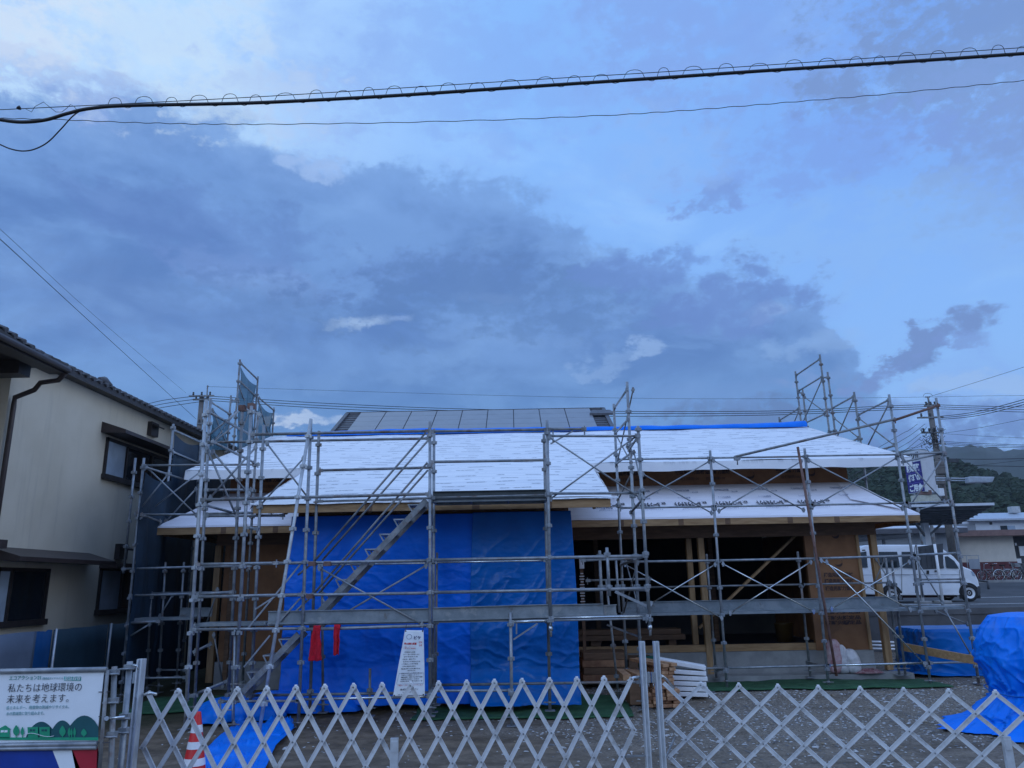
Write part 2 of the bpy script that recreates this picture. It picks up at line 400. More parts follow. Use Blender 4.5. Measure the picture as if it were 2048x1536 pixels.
# ------------------------------------------------------------------ mesh helpers
ORG = {}
class MB:
    def __init__(s): s.v, s.f, s.sm, s.mi = [], [], [], []
    def add(s, vs, fs, smooth=False, mi=0):
        o = len(s.v); s.v += [Vector(p) for p in vs]
        for f in fs: s.f.append([i + o for i in f]); s.sm.append(smooth); s.mi.append(mi)
        return s
    def hexa(s, p, mi=0):      # 8 corners: bottom ring then top ring
        return s.add(p, [(3, 2, 1, 0), (4, 5, 6, 7), (0, 1, 5, 4), (1, 2, 6, 5), (2, 3, 7, 6), (3, 0, 4, 7)], False, mi)
    def box(s, x0, x1, y0, y1, z0, z1, mi=0):
        return s.hexa([(x0, y0, z0), (x1, y0, z0), (x1, y1, z0), (x0, y1, z0), (x0, y0, z1), (x1, y0, z1), (x1, y1, z1), (x0, y1, z1)], mi)
    def bar(s, a, b, w, h, up=(0, 0, 1), mi=0):
        a, b = Vector(a), Vector(b); d = (b - a).normalized(); u = Vector(up)
        if abs(d.dot(u)) > .98: u = Vector((0, 1, 0))
        r = d.cross(u).normalized(); u = r.cross(d).normalized()
        R_, U_ = r * w / 2, u * h / 2
        return s.hexa([a - R_ - U_, a + R_ - U_, b + R_ - U_, b - R_ - U_, a - R_ + U_, a + R_ + U_, b + R_ + U_, b - R_ + U_], mi)
    def tube(s, pts, r, n=8, cap=True, mi=0):
        pts = [Vector(p) for p in pts]; k = len(pts)
        rs = r if isinstance(r, (list, tuple)) else [r] * k
        vs, fs = [], []
        ref = None
        for i, p in enumerate(pts):
            d = (pts[min(i + 1, k - 1)] - pts[max(i - 1, 0)]).normalized()
            if ref is None:
                ref = Vector((0, 0, 1)) if abs(d.z) < .9 else Vector((1, 0, 0))
            a = d.cross(ref).normalized(); b = a.cross(d).normalized(); ref = b
            for j in range(n):
                t = 2 * PI * j / n
                vs.append(p + (a * math.cos(t) + b * math.sin(t)) * rs[i])
        for i in range(k - 1):
            for j in range(n):
                q = (j + 1) % n
                fs.append((i * n + j, i * n + q, (i + 1) * n + q, (i + 1) * n + j))
        s.add(vs, fs, True, mi)
        if cap:
            o = len(s.v) - k * n
            s.f.append([o + j for j in range(n)][::-1]); s.sm.append(False); s.mi.append(mi)
            s.f.append([o + (k - 1) * n + j for j in range(n)]); s.sm.append(False); s.mi.append(mi)
        return s
    def prism(s, outline, ex, mi=0):
        n = len(outline); ex = Vector(ex)
        a = [Vector(p) for p in outline]; b = [p + ex for p in a]
        fs = [tuple(range(n))[::-1], tuple(range(n, 2 * n))] + [(i, (i + 1) % n, n + (i + 1) % n, n + i) for i in range(n)]
        return s.add(a + b, fs, False, mi)
    def lathe(s, c, prof, n=20, mi=0, smooth=True):
        vs, fs = [], []
        for r, z in prof:
            for j in range(n):
                t = 2 * PI * j / n; vs.append((c[0] + r * math.cos(t), c[1] + r * math.sin(t), c[2] + z))
        for i in range(len(prof) - 1):
            for j in range(n):
                q = (j + 1) % n; fs.append((i * n + j, i * n + q, (i + 1) * n + q, (i + 1) * n + j))
        return s.add(vs, fs, smooth, mi)
    def grid(s, fn, nu, nv, smooth=True, mi=0):
        vs = [fn(i / nu, j / nv) for j in range(nv + 1) for i in range(nu + 1)]
        fs = [(j * (nu + 1) + i, j * (nu + 1) + i + 1, (j + 1) * (nu + 1) + i + 1, (j + 1) * (nu + 1) + i) for j in range(nv) for i in range(nu)]
        return s.add(vs, fs, smooth, mi)
    def build(s, name, mt, parent=None, origin=None):
        o = Vector(ORG.get(parent.name, (0, 0, 0))) if parent else Vector(origin or (0, 0, 0))
        me = bpy.data.meshes.new(name)
        me.from_pydata([p - o for p in s.v], [], s.f)
        me.polygons.foreach_set('use_smooth', s.sm)
        for m in (mt if isinstance(mt, (list, tuple)) else [mt]): me.materials.append(m)
        me.polygons.foreach_set('material_index', s.mi)
        me.validate(); me.update()
        ob = bpy.data.objects.new(name, me); COL.objects.link(ob)
        if parent: ob.parent = parent; ORG[ob.name] = o
        else: ob.location = o; ORG[ob.name] = o
        return ob

def tag(o, label, cat, group=None, kind=None):
    if label: o['label'] = label
    if cat: o['category'] = cat
    if group: o['group'] = group
    if kind: o['kind'] = kind
    return o
def thing(name, label, cat, loc=(0, 0, 0), group=None):
    o = bpy.data.objects.new(name, None); COL.objects.link(o)
    o.location = loc; o.empty_display_size = .2; ORG[o.name] = Vector(loc)
    return tag(o, label, cat, group)
def struct(name, mb, mt):
    return tag(mb.build(name, mt), None, None, None, 'structure')
def solid(ob, t, off=1.0):
    m = ob.modifiers.new('thickness', 'SOLIDIFY'); m.thickness = t; m.offset = off; return ob
def bevel(ob, w, seg=2):
    m = ob.modifiers.new('edges', 'BEVEL'); m.width = w; m.segments = seg; m.limit_method = 'ANGLE'; return ob
def text(body, parent, mt, origin, right, up, size, name='lettering', width=None, depth=.002, label=None, center=False, bold=0.0):
    """real lettering as a thin mesh lying on a plane given by its right and up directions"""
    cu = bpy.data.curves.new('lettering', 'FONT'); cu.body = body; cu.size = size; cu.extrude = depth; cu.offset = bold
    cu.resolution_u = 3
    if center: cu.align_x = 'CENTER'
    tmp = bpy.data.objects.new('tmp', cu); COL.objects.link(tmp)
    dg = bpy.context.evaluated_depsgraph_get(); dg.update()
    me = bpy.data.meshes.new_from_object(tmp.evaluated_get(dg))
    bpy.data.objects.remove(tmp); bpy.data.curves.remove(cu)
    if not me.vertices: return None
    r, u = Vector(right).normalized(), Vector(up).normalized(); n = r.cross(u)
    k = 1.0
    if width:
        xs = [v.co.x for v in me.vertices]; k = width / max(1e-6, max(xs) - min(xs))
    po = Vector(ORG.get(parent.name, (0, 0, 0))); og = Vector(origin)
    for v in me.vertices:
        v.co = og + r * v.co.x * k + u * v.co.y + n * v.co.z - po
    me.materials.clear(); me.materials.append(mt)
    ob = bpy.data.objects.new(name, me); COL.objects.link(ob); ob.parent = parent; ORG[ob.name] = po
    return ob
def fbm(p, s=1.0, o=4):
    return mnoise.fractal(Vector(p) * s, 1.0, 2.0, o)
def gz(x, y):
    t = min(1, max(0, (y - 12.2) / 2.2)); t = t * t * (3 - 2 * t)
    return .1 * t

# ================================================================== GROUND
def lot(u, v):
    x = -26 + 66 * u; y = -12 + 32.98 * v
    z = gz(x, y)
    if 7 < y < 20: z += .035 * fbm((x, y, 0), .7, 4) + .012 * fbm((x, y, 3), 4, 3)
    return (x, y, z - .012)
struct('ground', MB().grid(lot, 264, 132), soil)
ROADZ = 1.08
rb = MB()
def roadz(y): t = min(1, max(0, (y - 33) / 6)); return ROADZ + .52 * t * t * (3 - 2 * t)
ys = [21.02, 24, 28, 33, 34, 35, 36, 37, 38, 39]
for a, b in zip(ys, ys[1:]):
    rb.add([(-60, a, roadz(a)), (120, a, roadz(a)), (120, b, roadz(b)), (-60, b, roadz(b))], [(0, 1, 2, 3)])
struct('road', rb, asph)
struct('pavement', MB().add([(-400, 39, 1.6), (400, 39, 1.6), (900, 5200, 1.6), (-900, 5200, 1.6)], [(0, 1, 2, 3)]), pave)
mk = MB()
mk.box(8, 60, 21.55, 21.70, ROADZ + .002, ROADZ + .008)
mk.box(14.2, 17.0, 25.0, 25.12, ROADZ + .002, ROADZ + .008)
mk.box(18.0, 60, 32.2, 32.4, ROADZ + .002, ROADZ + .008)
tag(mk.build('road_marking', paint_w), None, None, None, 'structure')
kb = MB(); kb.box(8, 60, 38.9, 39.1, 1.45, 1.72)
struct('kerb', kb, conc)

# scattered pale chips on the lot
random.seed(11)
ch = MB(); n = 0
while n < 8000:
    x = random.uniform(-5, 11); y = random.uniform(8.2, 15.2)
    dens = .10 + .9 * min(1, max(0, (x + .6) / 2.6))
    if y < 11: dens *= .35 + .65 * max(0, (y - 9.5) / 1.5)
    dens *= .35 + 1.3 * max(0, mnoise.noise(Vector((x * .9, y * 1.4, 0))) + .25)
    if random.random() > dens: continue
    n += 1
    s_ = random.uniform(.006, .015) * (2.2 if random.random() < .03 else 1)
    a_ = random.uniform(0, 6.28); h = s_ * random.uniform(.3, .7)
    z = gz(x, y) + .035 * fbm((x, y, 0), .7, 4) - .008
    ca, sa = math.cos(a_), math.sin(a_)
    k = random.uniform(1.0, 2.4)
    q = [(x + ca * u * s_ * k - sa * v * s_, y + sa * u * s_ * k + ca * v * s_, z + w * h) for u, v, w in
         ((-1, -.6, 0), (1, -.8, 0), (.8, .9, 0), (-.9, .7, 0), (-.5, -.3, 1), (.5, -.4, 1.1), (.4, .4, .9), (-.4, .4, 1))]
    ch.hexa(q, 0 if random.random() < .55 else (1 if random.random() < .7 else 2))
stone_a = mat('pale_chip', (.42, .42, .42), .85, 0, .2, 9)
stone_b = mat('grey_chip', (.15, .15, .155), .85, 0, .2, 9)
stone_c = mat('wood_chip', (.24, .19, .13), .85, 0, .2, 9)
tag(ch.build('gravel', [stone_a, stone_b, stone_c]), 'pale gravel and wood chips strewn over the dark building lot', 'gravel', None, 'stuff')

# green mats laid along the scaffold feet
def matsheet(name, c0, c1, label):
    (x0, y0), (x1, y1) = c0, c1
    def fn(u, v):
        x = x0 + (x1 - x0) * u + .04 * fbm((u * 5, v * 3, x0), 1.5, 3); y = y0 + (y1 - y0) * v + .05 * fbm((u * 6, v, 7), 1, 3)
        return (x, y, gz(x, y) + .035 * fbm((x, y, 0), .7, 4) + .022 + .012 * fbm((x, y, 1), 3, 3))
    o = MB().grid(fn, 60, 14).build(name, greenmat)
    solid(o, .012, -1)
    return tag(o, label, 'ground mat', 'green mats laid round the building')
matsheet('ground_mat', (-1.6, 12.35), (1.75, 13.9), 'green ground mat under the hem of the big blue wall tarp')
matsheet('ground_mat', (2.15, 14.15), (7.5, 15.34), 'green ground mat along the concrete apron of the open right wing')
matsheet('ground_mat', (-6.4, 13.2), (-3.2, 14.7), 'dark green ground mat below the grey stair at the left wing')

# ================================================================== THE TIMBER HOUSE
house = thing('house_under_construction', 'single storey timber house being built with white roofing underlay and brown boards', 'house', (.5, 18, .1))
TILT = .322
def rz(y): return 3.29 + TILT * (y - 12.5)
CX0, CX1, RX0, RX1 = -4.22, 1.58, -6.74, 8.16
YE, YC, YR, YB = 15.7, 12.5, 21.0, 26.3
ZR = rz(YR)
def sag(x, y): return .012 * math.sin(x * 2.1 + y) + .010 * fbm((x, y, 2), 1.3, 3)
mb = MB()
def rp(x0, x1, y0, y1, nu, nv):
    mb.grid(lambda u, v: (x0 + (x1 - x0) * u, y0 + (y1 - y0) * v, rz(y0 + (y1 - y0) * v) + sag(x0 + (x1 - x0) * u, y0 + (y1 - y0) * v)), nu, nv)
rp(RX0, RX1, YE, YR, 90, 30)
rp(CX0, CX1, YC, YE, 50, 18)
# back slope
mb.grid(lambda u, v: (RX0 + (RX1 - RX0) * u, YR + (YB - YR) * v, ZR - TILT * (YB - YR) * v), 20, 6)
# turned-down edges of the sheet
def hem(p0, p1, drop, nu, out=(0, -.02, 0), wob=.02):
    p0, p1, out = Vector(p0), Vector(p1), Vector(out)
    mb.grid(lambda u, v: p0.lerp(p1, u) + out * v + Vector((0, 0, -drop * v + (wob * fbm((u * 9, v, p0.x), 1, 3) if v > .5 else 0))), nu, 3)
hem((RX0, YE, rz(YE)), (CX0 + .06, YE, rz(YE)), .185, 20)
hem((CX1 - .06, YE, rz(YE)), (RX1, YE, rz(YE)), .185, 40)
hem((RX0, YE, rz(YE)), (RX0, YR, ZR), .17, 20, (-.03, 0, 0))
hem((RX1, YE, rz(YE)), (RX1, YR, ZR), .17, 20, (.03, 0, 0))
hem((CX0, YC, rz(YC)), (CX0, YE, rz(YE)), .10, 14, (-.06, 0, 0), .05)
hem((CX1, YC, rz(YC)), (CX1, YE, rz(YE)), .10, 14, (.06, 0, 0), .06)
hem((CX0 - .05, YC, rz(YC)), (CX1 + .10, YC, rz(YC)), .035, 30, (0, -.05, 0))
roof = mb.build('roof', roofm, house)
# boarding under the roof sheet
mb = MB()
t = .05
for x0, x1, y0, y1 in ((RX0 + .03, RX1 - .03, YE + .03, YR), (CX0 + .05, CX1 - .05, YC + .04, YE + .03)):
    a, b = rz(y0) - .03, rz(y1) - .03
    mb.hexa([(x0, y0, a - t), (x1, y0, a - t), (x1, y1, b - t), (x0, y1, b - t), (x0, y0, a), (x1, y0, a), (x1, y1, b), (x0, y1, b)])
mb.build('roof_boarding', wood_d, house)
mb = MB()
x = RX0 + .3
while x < RX1 - .2:
    if x < CX0 or x > CX1:
        mb.bar((x, YE + .05, rz(YE) - .14), (x, 16.5, rz(16.5) - .14), .045, .1)
    else:
        mb.bar((x, YC + .06, rz(YC) - .14), (x, 13.2, rz(13.2) - .14), .045, .1)
    x += .455
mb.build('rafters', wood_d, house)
# wooden fascia boards
fz = rz(YC)
xs = [CX0 + .0, -2.35, -.62, .55, CX1 - .02]
mb = MB()
for i, (a, b) in enumerate(zip(xs, xs[1:])):
    mb.box(a + .004, b - .004, YC + .0, YC + .035, fz - .165, fz - .037)
for x in xs[1:-1]:
    mb.box(x - .06, x + .06, YC - .004, YC + .001, fz - .160, fz - .042, 1)
mb.build('fascia', [wood, wood_d], house)

# lower pent roof, wrapped round the corners
LE, LZ, LW, LWZ = 15.0, 3.15, 16.4, 3.92
LX0, LX1, UX0, UX1 = -6.90, 7.80, -6.05, 7.12
mb = MB()
def quadgrid(a, b, c, d, nu, nv, amp=.012):
    a, b, c, d = map(Vector, (a, b, c, d))
    def fn(u, v):
        p = a.lerp(b, u).lerp(d.lerp(c, u), v)
        e = min(u, 1 - u, v, 1 - v)
        return p + Vector((0, 0, amp * fbm(p, 1.6, 3) * min(1, e * 8)))
    mb.grid(fn, nu, nv)
quadgrid((LX0, LE, LZ), (-3.66, LE, LZ), (-3.66, LW, LWZ), (UX0, LW, LWZ), 30, 8)
quadgrid((LX0, YB, LZ), (LX0, LE, LZ), (UX0, LW, LWZ), (UX0, YB, LWZ), 12, 8, .004)
mb.grid(lambda u, v: (LX0 + (-3.66 - LX0) * u, LE - .012 * v, LZ - .035 * v + .006 * fbm((u * 9, v, 5), 1, 2)), 30, 2)
mb.build('pent_roof', roofp, house)
mb = MB()
quadgrid((.95, LE, LZ), (LX1, LE, LZ - .02), (UX1, LW, LWZ), (.95, LW, LWZ), 60, 8)
quadgrid((LX1, LE, LZ - .02), (LX1, YB, LZ - .02), (UX1, YB, LWZ), (UX1, LW, LWZ), 8, 12, .004)
mb.grid(lambda u, v: (.95 + (LX1 - .95) * u, LE - .012 * v, LZ - .02 * u - .035 * v + .006 * fbm((u * 14, v, 0), 1, 2)), 50, 2)
# loose corner sheets
quadgrid((6.75, 15.55, 3.475), (7.55, 15.05, 3.215), (7.28, 16.15, 3.80), (6.85, 16.33, 3.905), 10, 10, .05)
pent = mb.build('pent_roof', roofp, house)
for k in range(7):
    x = 1.55 + k * .82
    zf = lambda y: LZ + (LWZ - LZ) * (y - LE) / (LW - LE) + .026
    rgt = (-1, 0, 0); upv = Vector((0, -(LW - LE), -(LWZ - LZ))).normalized()
    for bd, xo, y, h, w_, mt_, bo in (('ルーフラミテクト', .54, 15.54, .21, .54, ink, .014), ('EX', .66, 15.56, .12, .09, ink, .006), ('屋根下葺材', .40, 15.36, .07, .24, ink_f, 0), ('アスファルトルーフィング', .56, 15.28, .06, .44, ink_f, 0), ('透湿防水シート', .40, 15.78, .08, .26, ink_f, 0), ('重ね代100mm以上', .46, 16.12, .09, .34, ink_f, .002), ('施工方向', .62, 16.02, .06, .12, ink_f, 0)):
        if x + xo > 6.95: continue
        text(bd, pent, mt_, (x + xo, y, zf(y)), rgt, upv, h, width=w_, depth=.001, bold=bo)
for x0, x1, y0 in ((.97, LX1 - .03, LE + .02), (LX0 + .03, -3.68, LE + .02)):
    u0, u1 = max(x0, UX0), min(x1, UX1)
    mb = MB()
    mb.hexa([(x0, y0, LZ - .09), (x1, y0, LZ - .09), (u1, LW, LWZ - .09), (u0, LW, LWZ - .09), (x0, y0, LZ - .04), (x1, y0, LZ - .04), (u1, LW, LWZ - .04), (u0, LW, LWZ - .04)])
    if x0 > 0: mb.box(7.05, LX1 - .04, LW, YB, LZ - .09, LZ - .05)
    else: mb.box(LX0 + .04, UX0, LW, YB, LZ - .09, LZ - .05)
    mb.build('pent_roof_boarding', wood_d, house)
for xs in ([.97, 2.05, 3.2, 4.1, 5.3, 6.2, LX1], [LX0, -5.6, -4.6, -3.68]):
    mb = MB()
    for a, b in zip(xs, xs[1:]):
        mb.box(a + .003, b - .003, LE - .006, LE + .03, LZ - .168, LZ - .042)
    for x in xs[1:-1]:
        mb.box(x - .05, x + .05, LE - .010, LE - .006, LZ - .162, LZ - .046, 1)
    if xs[0] > 0: mb.box(LX1 - .035, LX1, LE + .03, YB, LZ - .19, LZ - .06)
    else: mb.box(LX0, LX0 + .035, LE + .03, YB, LZ - .168, LZ - .042)
    mb.build('fascia', [wood, wood_d], house)

# upper walls
mb = MB()
mb.box(UX0, UX1, LW, LW + .10, 3.2, rz(LW) - .10)
mb.add([(UX1, LW + .1, 3.2), (UX1, YB - .7, 3.2), (UX1, YB - .7, 4.3), (UX1, YR, ZR - .12), (UX1, LW + .1, rz(LW) - .12)], [(0, 1, 2, 3, 4)])
mb.add([(UX0, LW + .1, 3.2), (UX0, YB - .7, 3.2), (UX0, YB - .7, 4.3), (UX0, YR, ZR - .12), (UX0, LW + .1, rz(LW) - .12)], [(4, 3, 2, 1, 0)])
upw = mb.build('upper_wall', sheath, house)
def swoosh(parent, x, z, y, s, mt):
    mb = MB(); prev = None
    pts = []
    for k in range(13):
        a = math.radians(200 + k * 17.5); pts.append((x + s * math.cos(a), z + s * .8 * math.sin(a)))
    for i in range(12):
        w0 = .30 * s * math.sin(PI * (i + .01) / 12); w1 = .30 * s * math.sin(PI * (i + .99) / 12)
        (xa, za), (xb, zb) = pts[i], pts[i + 1]
        mb.add([(xa, y, za - w0), (xb, y, zb - w1), (xb, y, zb + w1), (xa, y, za + w0)], [(0, 1, 2, 3)])
    o = mb.build('emblem', mt, parent); return solid(o, .002, 0)
ink_b = mat('brown_print', (.055, .030, .028), .8, 0, .2, 20)
for k, x in enumerate((1.75, 2.75, 5.05, 6.35)):
    swoosh(upw, x, 4.12 + .03 * (k % 2), LW - .004, .085, ink_b)
for x in (2.15, 3.45, 4.0, 5.6, -5.5):
    text('構造用耐力面材', upw, ink_b, (x, LW - .003, 4.16), (1, 0, 0), (0, 0, 1), .10, width=.62, depth=.001, bold=.004)
    text('釘打間隔100', upw, ink_b, (x + .1, LW - .003, 4.03), (1, 0, 0), (0, 0, 1), .07, width=.40, depth=.001)

# lower walls, right wing
WY = 15.72
mb = MB()
mb.box(5.80, 6.86, WY, WY + .10, .60, 3.02)
mb.box(6.76, 6.86, WY + .10, YB, .60, 3.02)
wl = mb.build('wall', sheath, house)
for zc in (2.20, 1.10, 2.75):
    swoosh(wl, 6.42, zc + .05, WY - .004, .08, ink_b)
for zc in (1.98, 1.86, 1.72):
    text('構造用耐力面材', wl, ink_b, (6.10, WY - .003, zc), (1, 0, 0), (0, 0, 1), .09, width=.58, depth=.001, bold=.003)
for zc in (1.28, 1.17, 1.08):
    text('防耐火認定品', wl, ink_b, (6.02, WY - .003, zc), (1, 0, 0), (0, 0, 1), .08, width=.70, depth=.001, bold=.003)
mb = MB()      # wall of the left wing
mb.box(-5.80, -4.25, WY, WY + .10, .60, 3.02)
mb.box(-5.80, -5.70, WY + .1, YB, .60, 3.02)
mb.build('wall', sheath, house)
mb = MB()      # the bay behind the tarps
mb.box(-3.68, .92, 13.22, 13.32, .1, 3.2); mb.box(-3.68, -3.58, 13.32, WY, .1, 3.25); mb.box(.82, .92, 13.32, WY, .1, 3.25)
mb.build('bay_wall', sheath, house)
# open right wing: floor, ceiling and back wall that make it a room
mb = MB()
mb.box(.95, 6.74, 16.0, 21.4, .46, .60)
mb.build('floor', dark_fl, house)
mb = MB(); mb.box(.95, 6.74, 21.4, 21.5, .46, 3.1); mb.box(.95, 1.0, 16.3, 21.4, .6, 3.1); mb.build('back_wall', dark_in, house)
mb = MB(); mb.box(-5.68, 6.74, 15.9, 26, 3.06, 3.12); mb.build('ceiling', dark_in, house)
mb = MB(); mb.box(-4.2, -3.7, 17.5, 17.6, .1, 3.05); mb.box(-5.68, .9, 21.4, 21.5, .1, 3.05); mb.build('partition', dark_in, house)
mb = MB()
mb.box(.95, 6.86, WY + .02, WY + .12, .612, .74)
mb.build('sill_beam', wood, house)
mb = MB()
mb.box(.95, 7.24, WY - .02, WY + .10, 2.78, 3.05)
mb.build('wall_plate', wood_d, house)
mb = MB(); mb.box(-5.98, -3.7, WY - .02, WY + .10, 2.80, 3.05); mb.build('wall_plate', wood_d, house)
def wpost(x, y, z0, z1, w=.12, mt=None):
    mb = MB(); mb.box(x - w / 2, x + w / 2, y - w / 2, y + w / 2, z0, z1)
    return bevel(mb.build('timber_post', mt or wood_v, house), .006, 1)
wpost(7.17, WY + .04, .22, 2.78, .125)
wpost(3.52, 15.95, .74, 2.78, .11)
wpost(3.72, WY + .04, .18, 2.78, .12)
wpost(5.86, WY + .07, .62, 2.78, .10)
wpost(6.84, WY - .01, .60, 2.78, .06)
wpost(-5.93, WY + .02, .22, 2.80, .125)
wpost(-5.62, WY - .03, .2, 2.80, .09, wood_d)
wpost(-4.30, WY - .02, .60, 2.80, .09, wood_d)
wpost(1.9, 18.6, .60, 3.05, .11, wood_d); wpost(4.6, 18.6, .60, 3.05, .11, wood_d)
mb = MB(); mb.bar(at(1606, 1056, 16.1), at(1398, 1256, 16.1), .045, .10, (0, 1, 0)); mb.build('diagonal_brace', wood_v, house)
mb = MB()
mb.box(-5.85, -3.75, WY + .005, WY + .15, .05, .59); mb.box(-5.85, -5.7, WY + .15, YB, .05, .59)
mb.build('foundation', conc, house)
mb = MB(); mb.box(.95, 6.9, WY + .005, WY + .15, .05, .606); mb.box(6.78, 6.92, WY + .15, YB, .05, .59)
mb.build('foundation', conc, house)
mb = MB()
mb.box(2.6, 7.42, 15.32, WY, .06, .205)
mb.build('porch_slab', conc, house)

# wall tarps
def tarpsheet(name, x0, x1, y, z0, z1, mt, label, fold, seed, foot):
    def fn(u, v):
        x = x0 + (x1 - x0) * u
        z = z1 + (z0 - z1) * v
        x += .05 * math.sin(v * 2.4) * (1 if u > .5 else -1) * abs(u - .5) * 2 * (v > 0)
        d = 0
        env = min(1, v * 2.5)
        if fold == 'diag':
            q = (x * 1.0 - z * .62) * 7.0 + .8 * fbm((x, z, seed), 1.1, 3)
            w = max(0, min(1, (2.25 - z) / .7)) * max(0, min(1, (z - .95) / .3)) * max(0, min(1, (x + .78) / .3))
            d += .050 * (1 - abs(math.sin(q))) ** 2.2 * w * (.6 + .8 * abs(fbm((x * .7, z * .7, seed + 9), 1.5, 2)))
            q2 = z * 15 + x * 2.0 + 2.6 * fbm((x * 1.4, z, seed + 4), 1.2, 3)
            d += .026 * (1 - abs(math.sin(q2))) ** 2 * max(0, min(1, (1.15 - z) / .3))
            q3 = (x * .9 - z * .8) * 5 + 2 * fbm((x, z, seed + 6), 1.1, 3)
            d += .022 * (1 - abs(math.sin(q3))) ** 3 * env
        else:
            q = z * 8 + x * 1.4 + 3.2 * fbm((x * .9, z * 1.3, seed), 1.2, 4)
            d += .019 * (1 - abs(math.sin(q))) ** 2.2 * max(0, min(1, (2.6 - z) / .8)) * (.4 + 1.2 * abs(fbm((x, z, seed + 5), .9, 2)))
            q3 = (x * .8 + z * .9) * 4.5 + 2.5 * fbm((x, z, seed + 6), 1.0, 3)
            d += .020 * (1 - abs(math.sin(q3))) ** 3 * env
        d += .022 * (1 - min(1, abs(2 * (u - .5)) * 6)) * env if fold != 'diag' and abs(u - .5) < .17 else 0
        d += (.030 * fbm((x, z * 1.2, seed), 1.4, 4) + .008 * fbm((x * 1.5, z * 3, seed + 2), 4, 3)) * env
        yy = y - d
        if v > .86:     # hem lying out on the ground
            k = (v - .86) / .14
            yy -= foot * k * (1 + .4 * fbm((x * 2, 0, seed), 1, 2)) + .05 * math.sin(x * 9 + seed) * k
            z = max(.13 + .035 * (1 + math.sin(x * 11 + seed + k * 5)) * (1 - abs(2 * k - 1)) + .02 * fbm((x * 3, k, seed), 2, 2), z1 + (z0 - z1) * .86 - .35 * k * 1.6)
        return (x, yy, z)
    o = MB().grid(fn, 170, 190).build(name, mt)
    solid(o, .004, -1)
    return tag(o, label, 'tarp', 'blue tarps hung on the bay')
tarpsheet('wall_tarp', -3.76, -.62, 13.13, .30, 3.12, tarp, 'bright blue tarp covering the left part of the house bay behind the stair', 'horiz', 3, .12)
tarpsheet('wall_tarp', -.70, .95, 13.09, .22, 3.13, tarp_d, 'darker blue tarp with slanting wrinkles covering the right part of the bay', 'diag', 8, .35)
# blue sheet rolled along the ridge
def ridge(u, v):
    x = -6.25 + (8.08 + 6.25) * u
    a = PI * (v * 1.15 - .08)
    r = (.13 if x < 1 else .105) + .03 * fbm((x, v, 1), .9, 3) + (.07 if x > 6.4 else 0) * min(1, (x - 6.4) / 1.6)
    if x < -5.9: r *= .6
    return (x, YR - .02 - 1.35 * r * math.cos(a) + .02 * fbm((x, v, 3), 2, 2), ZR + .02 + r * math.sin(a) - .02)
tag(MB().grid(ridge, 160, 8).build('ridge_tarp', tarp_l), 'strip of bright blue tarp rolled along the roof ridge', 'tarp')

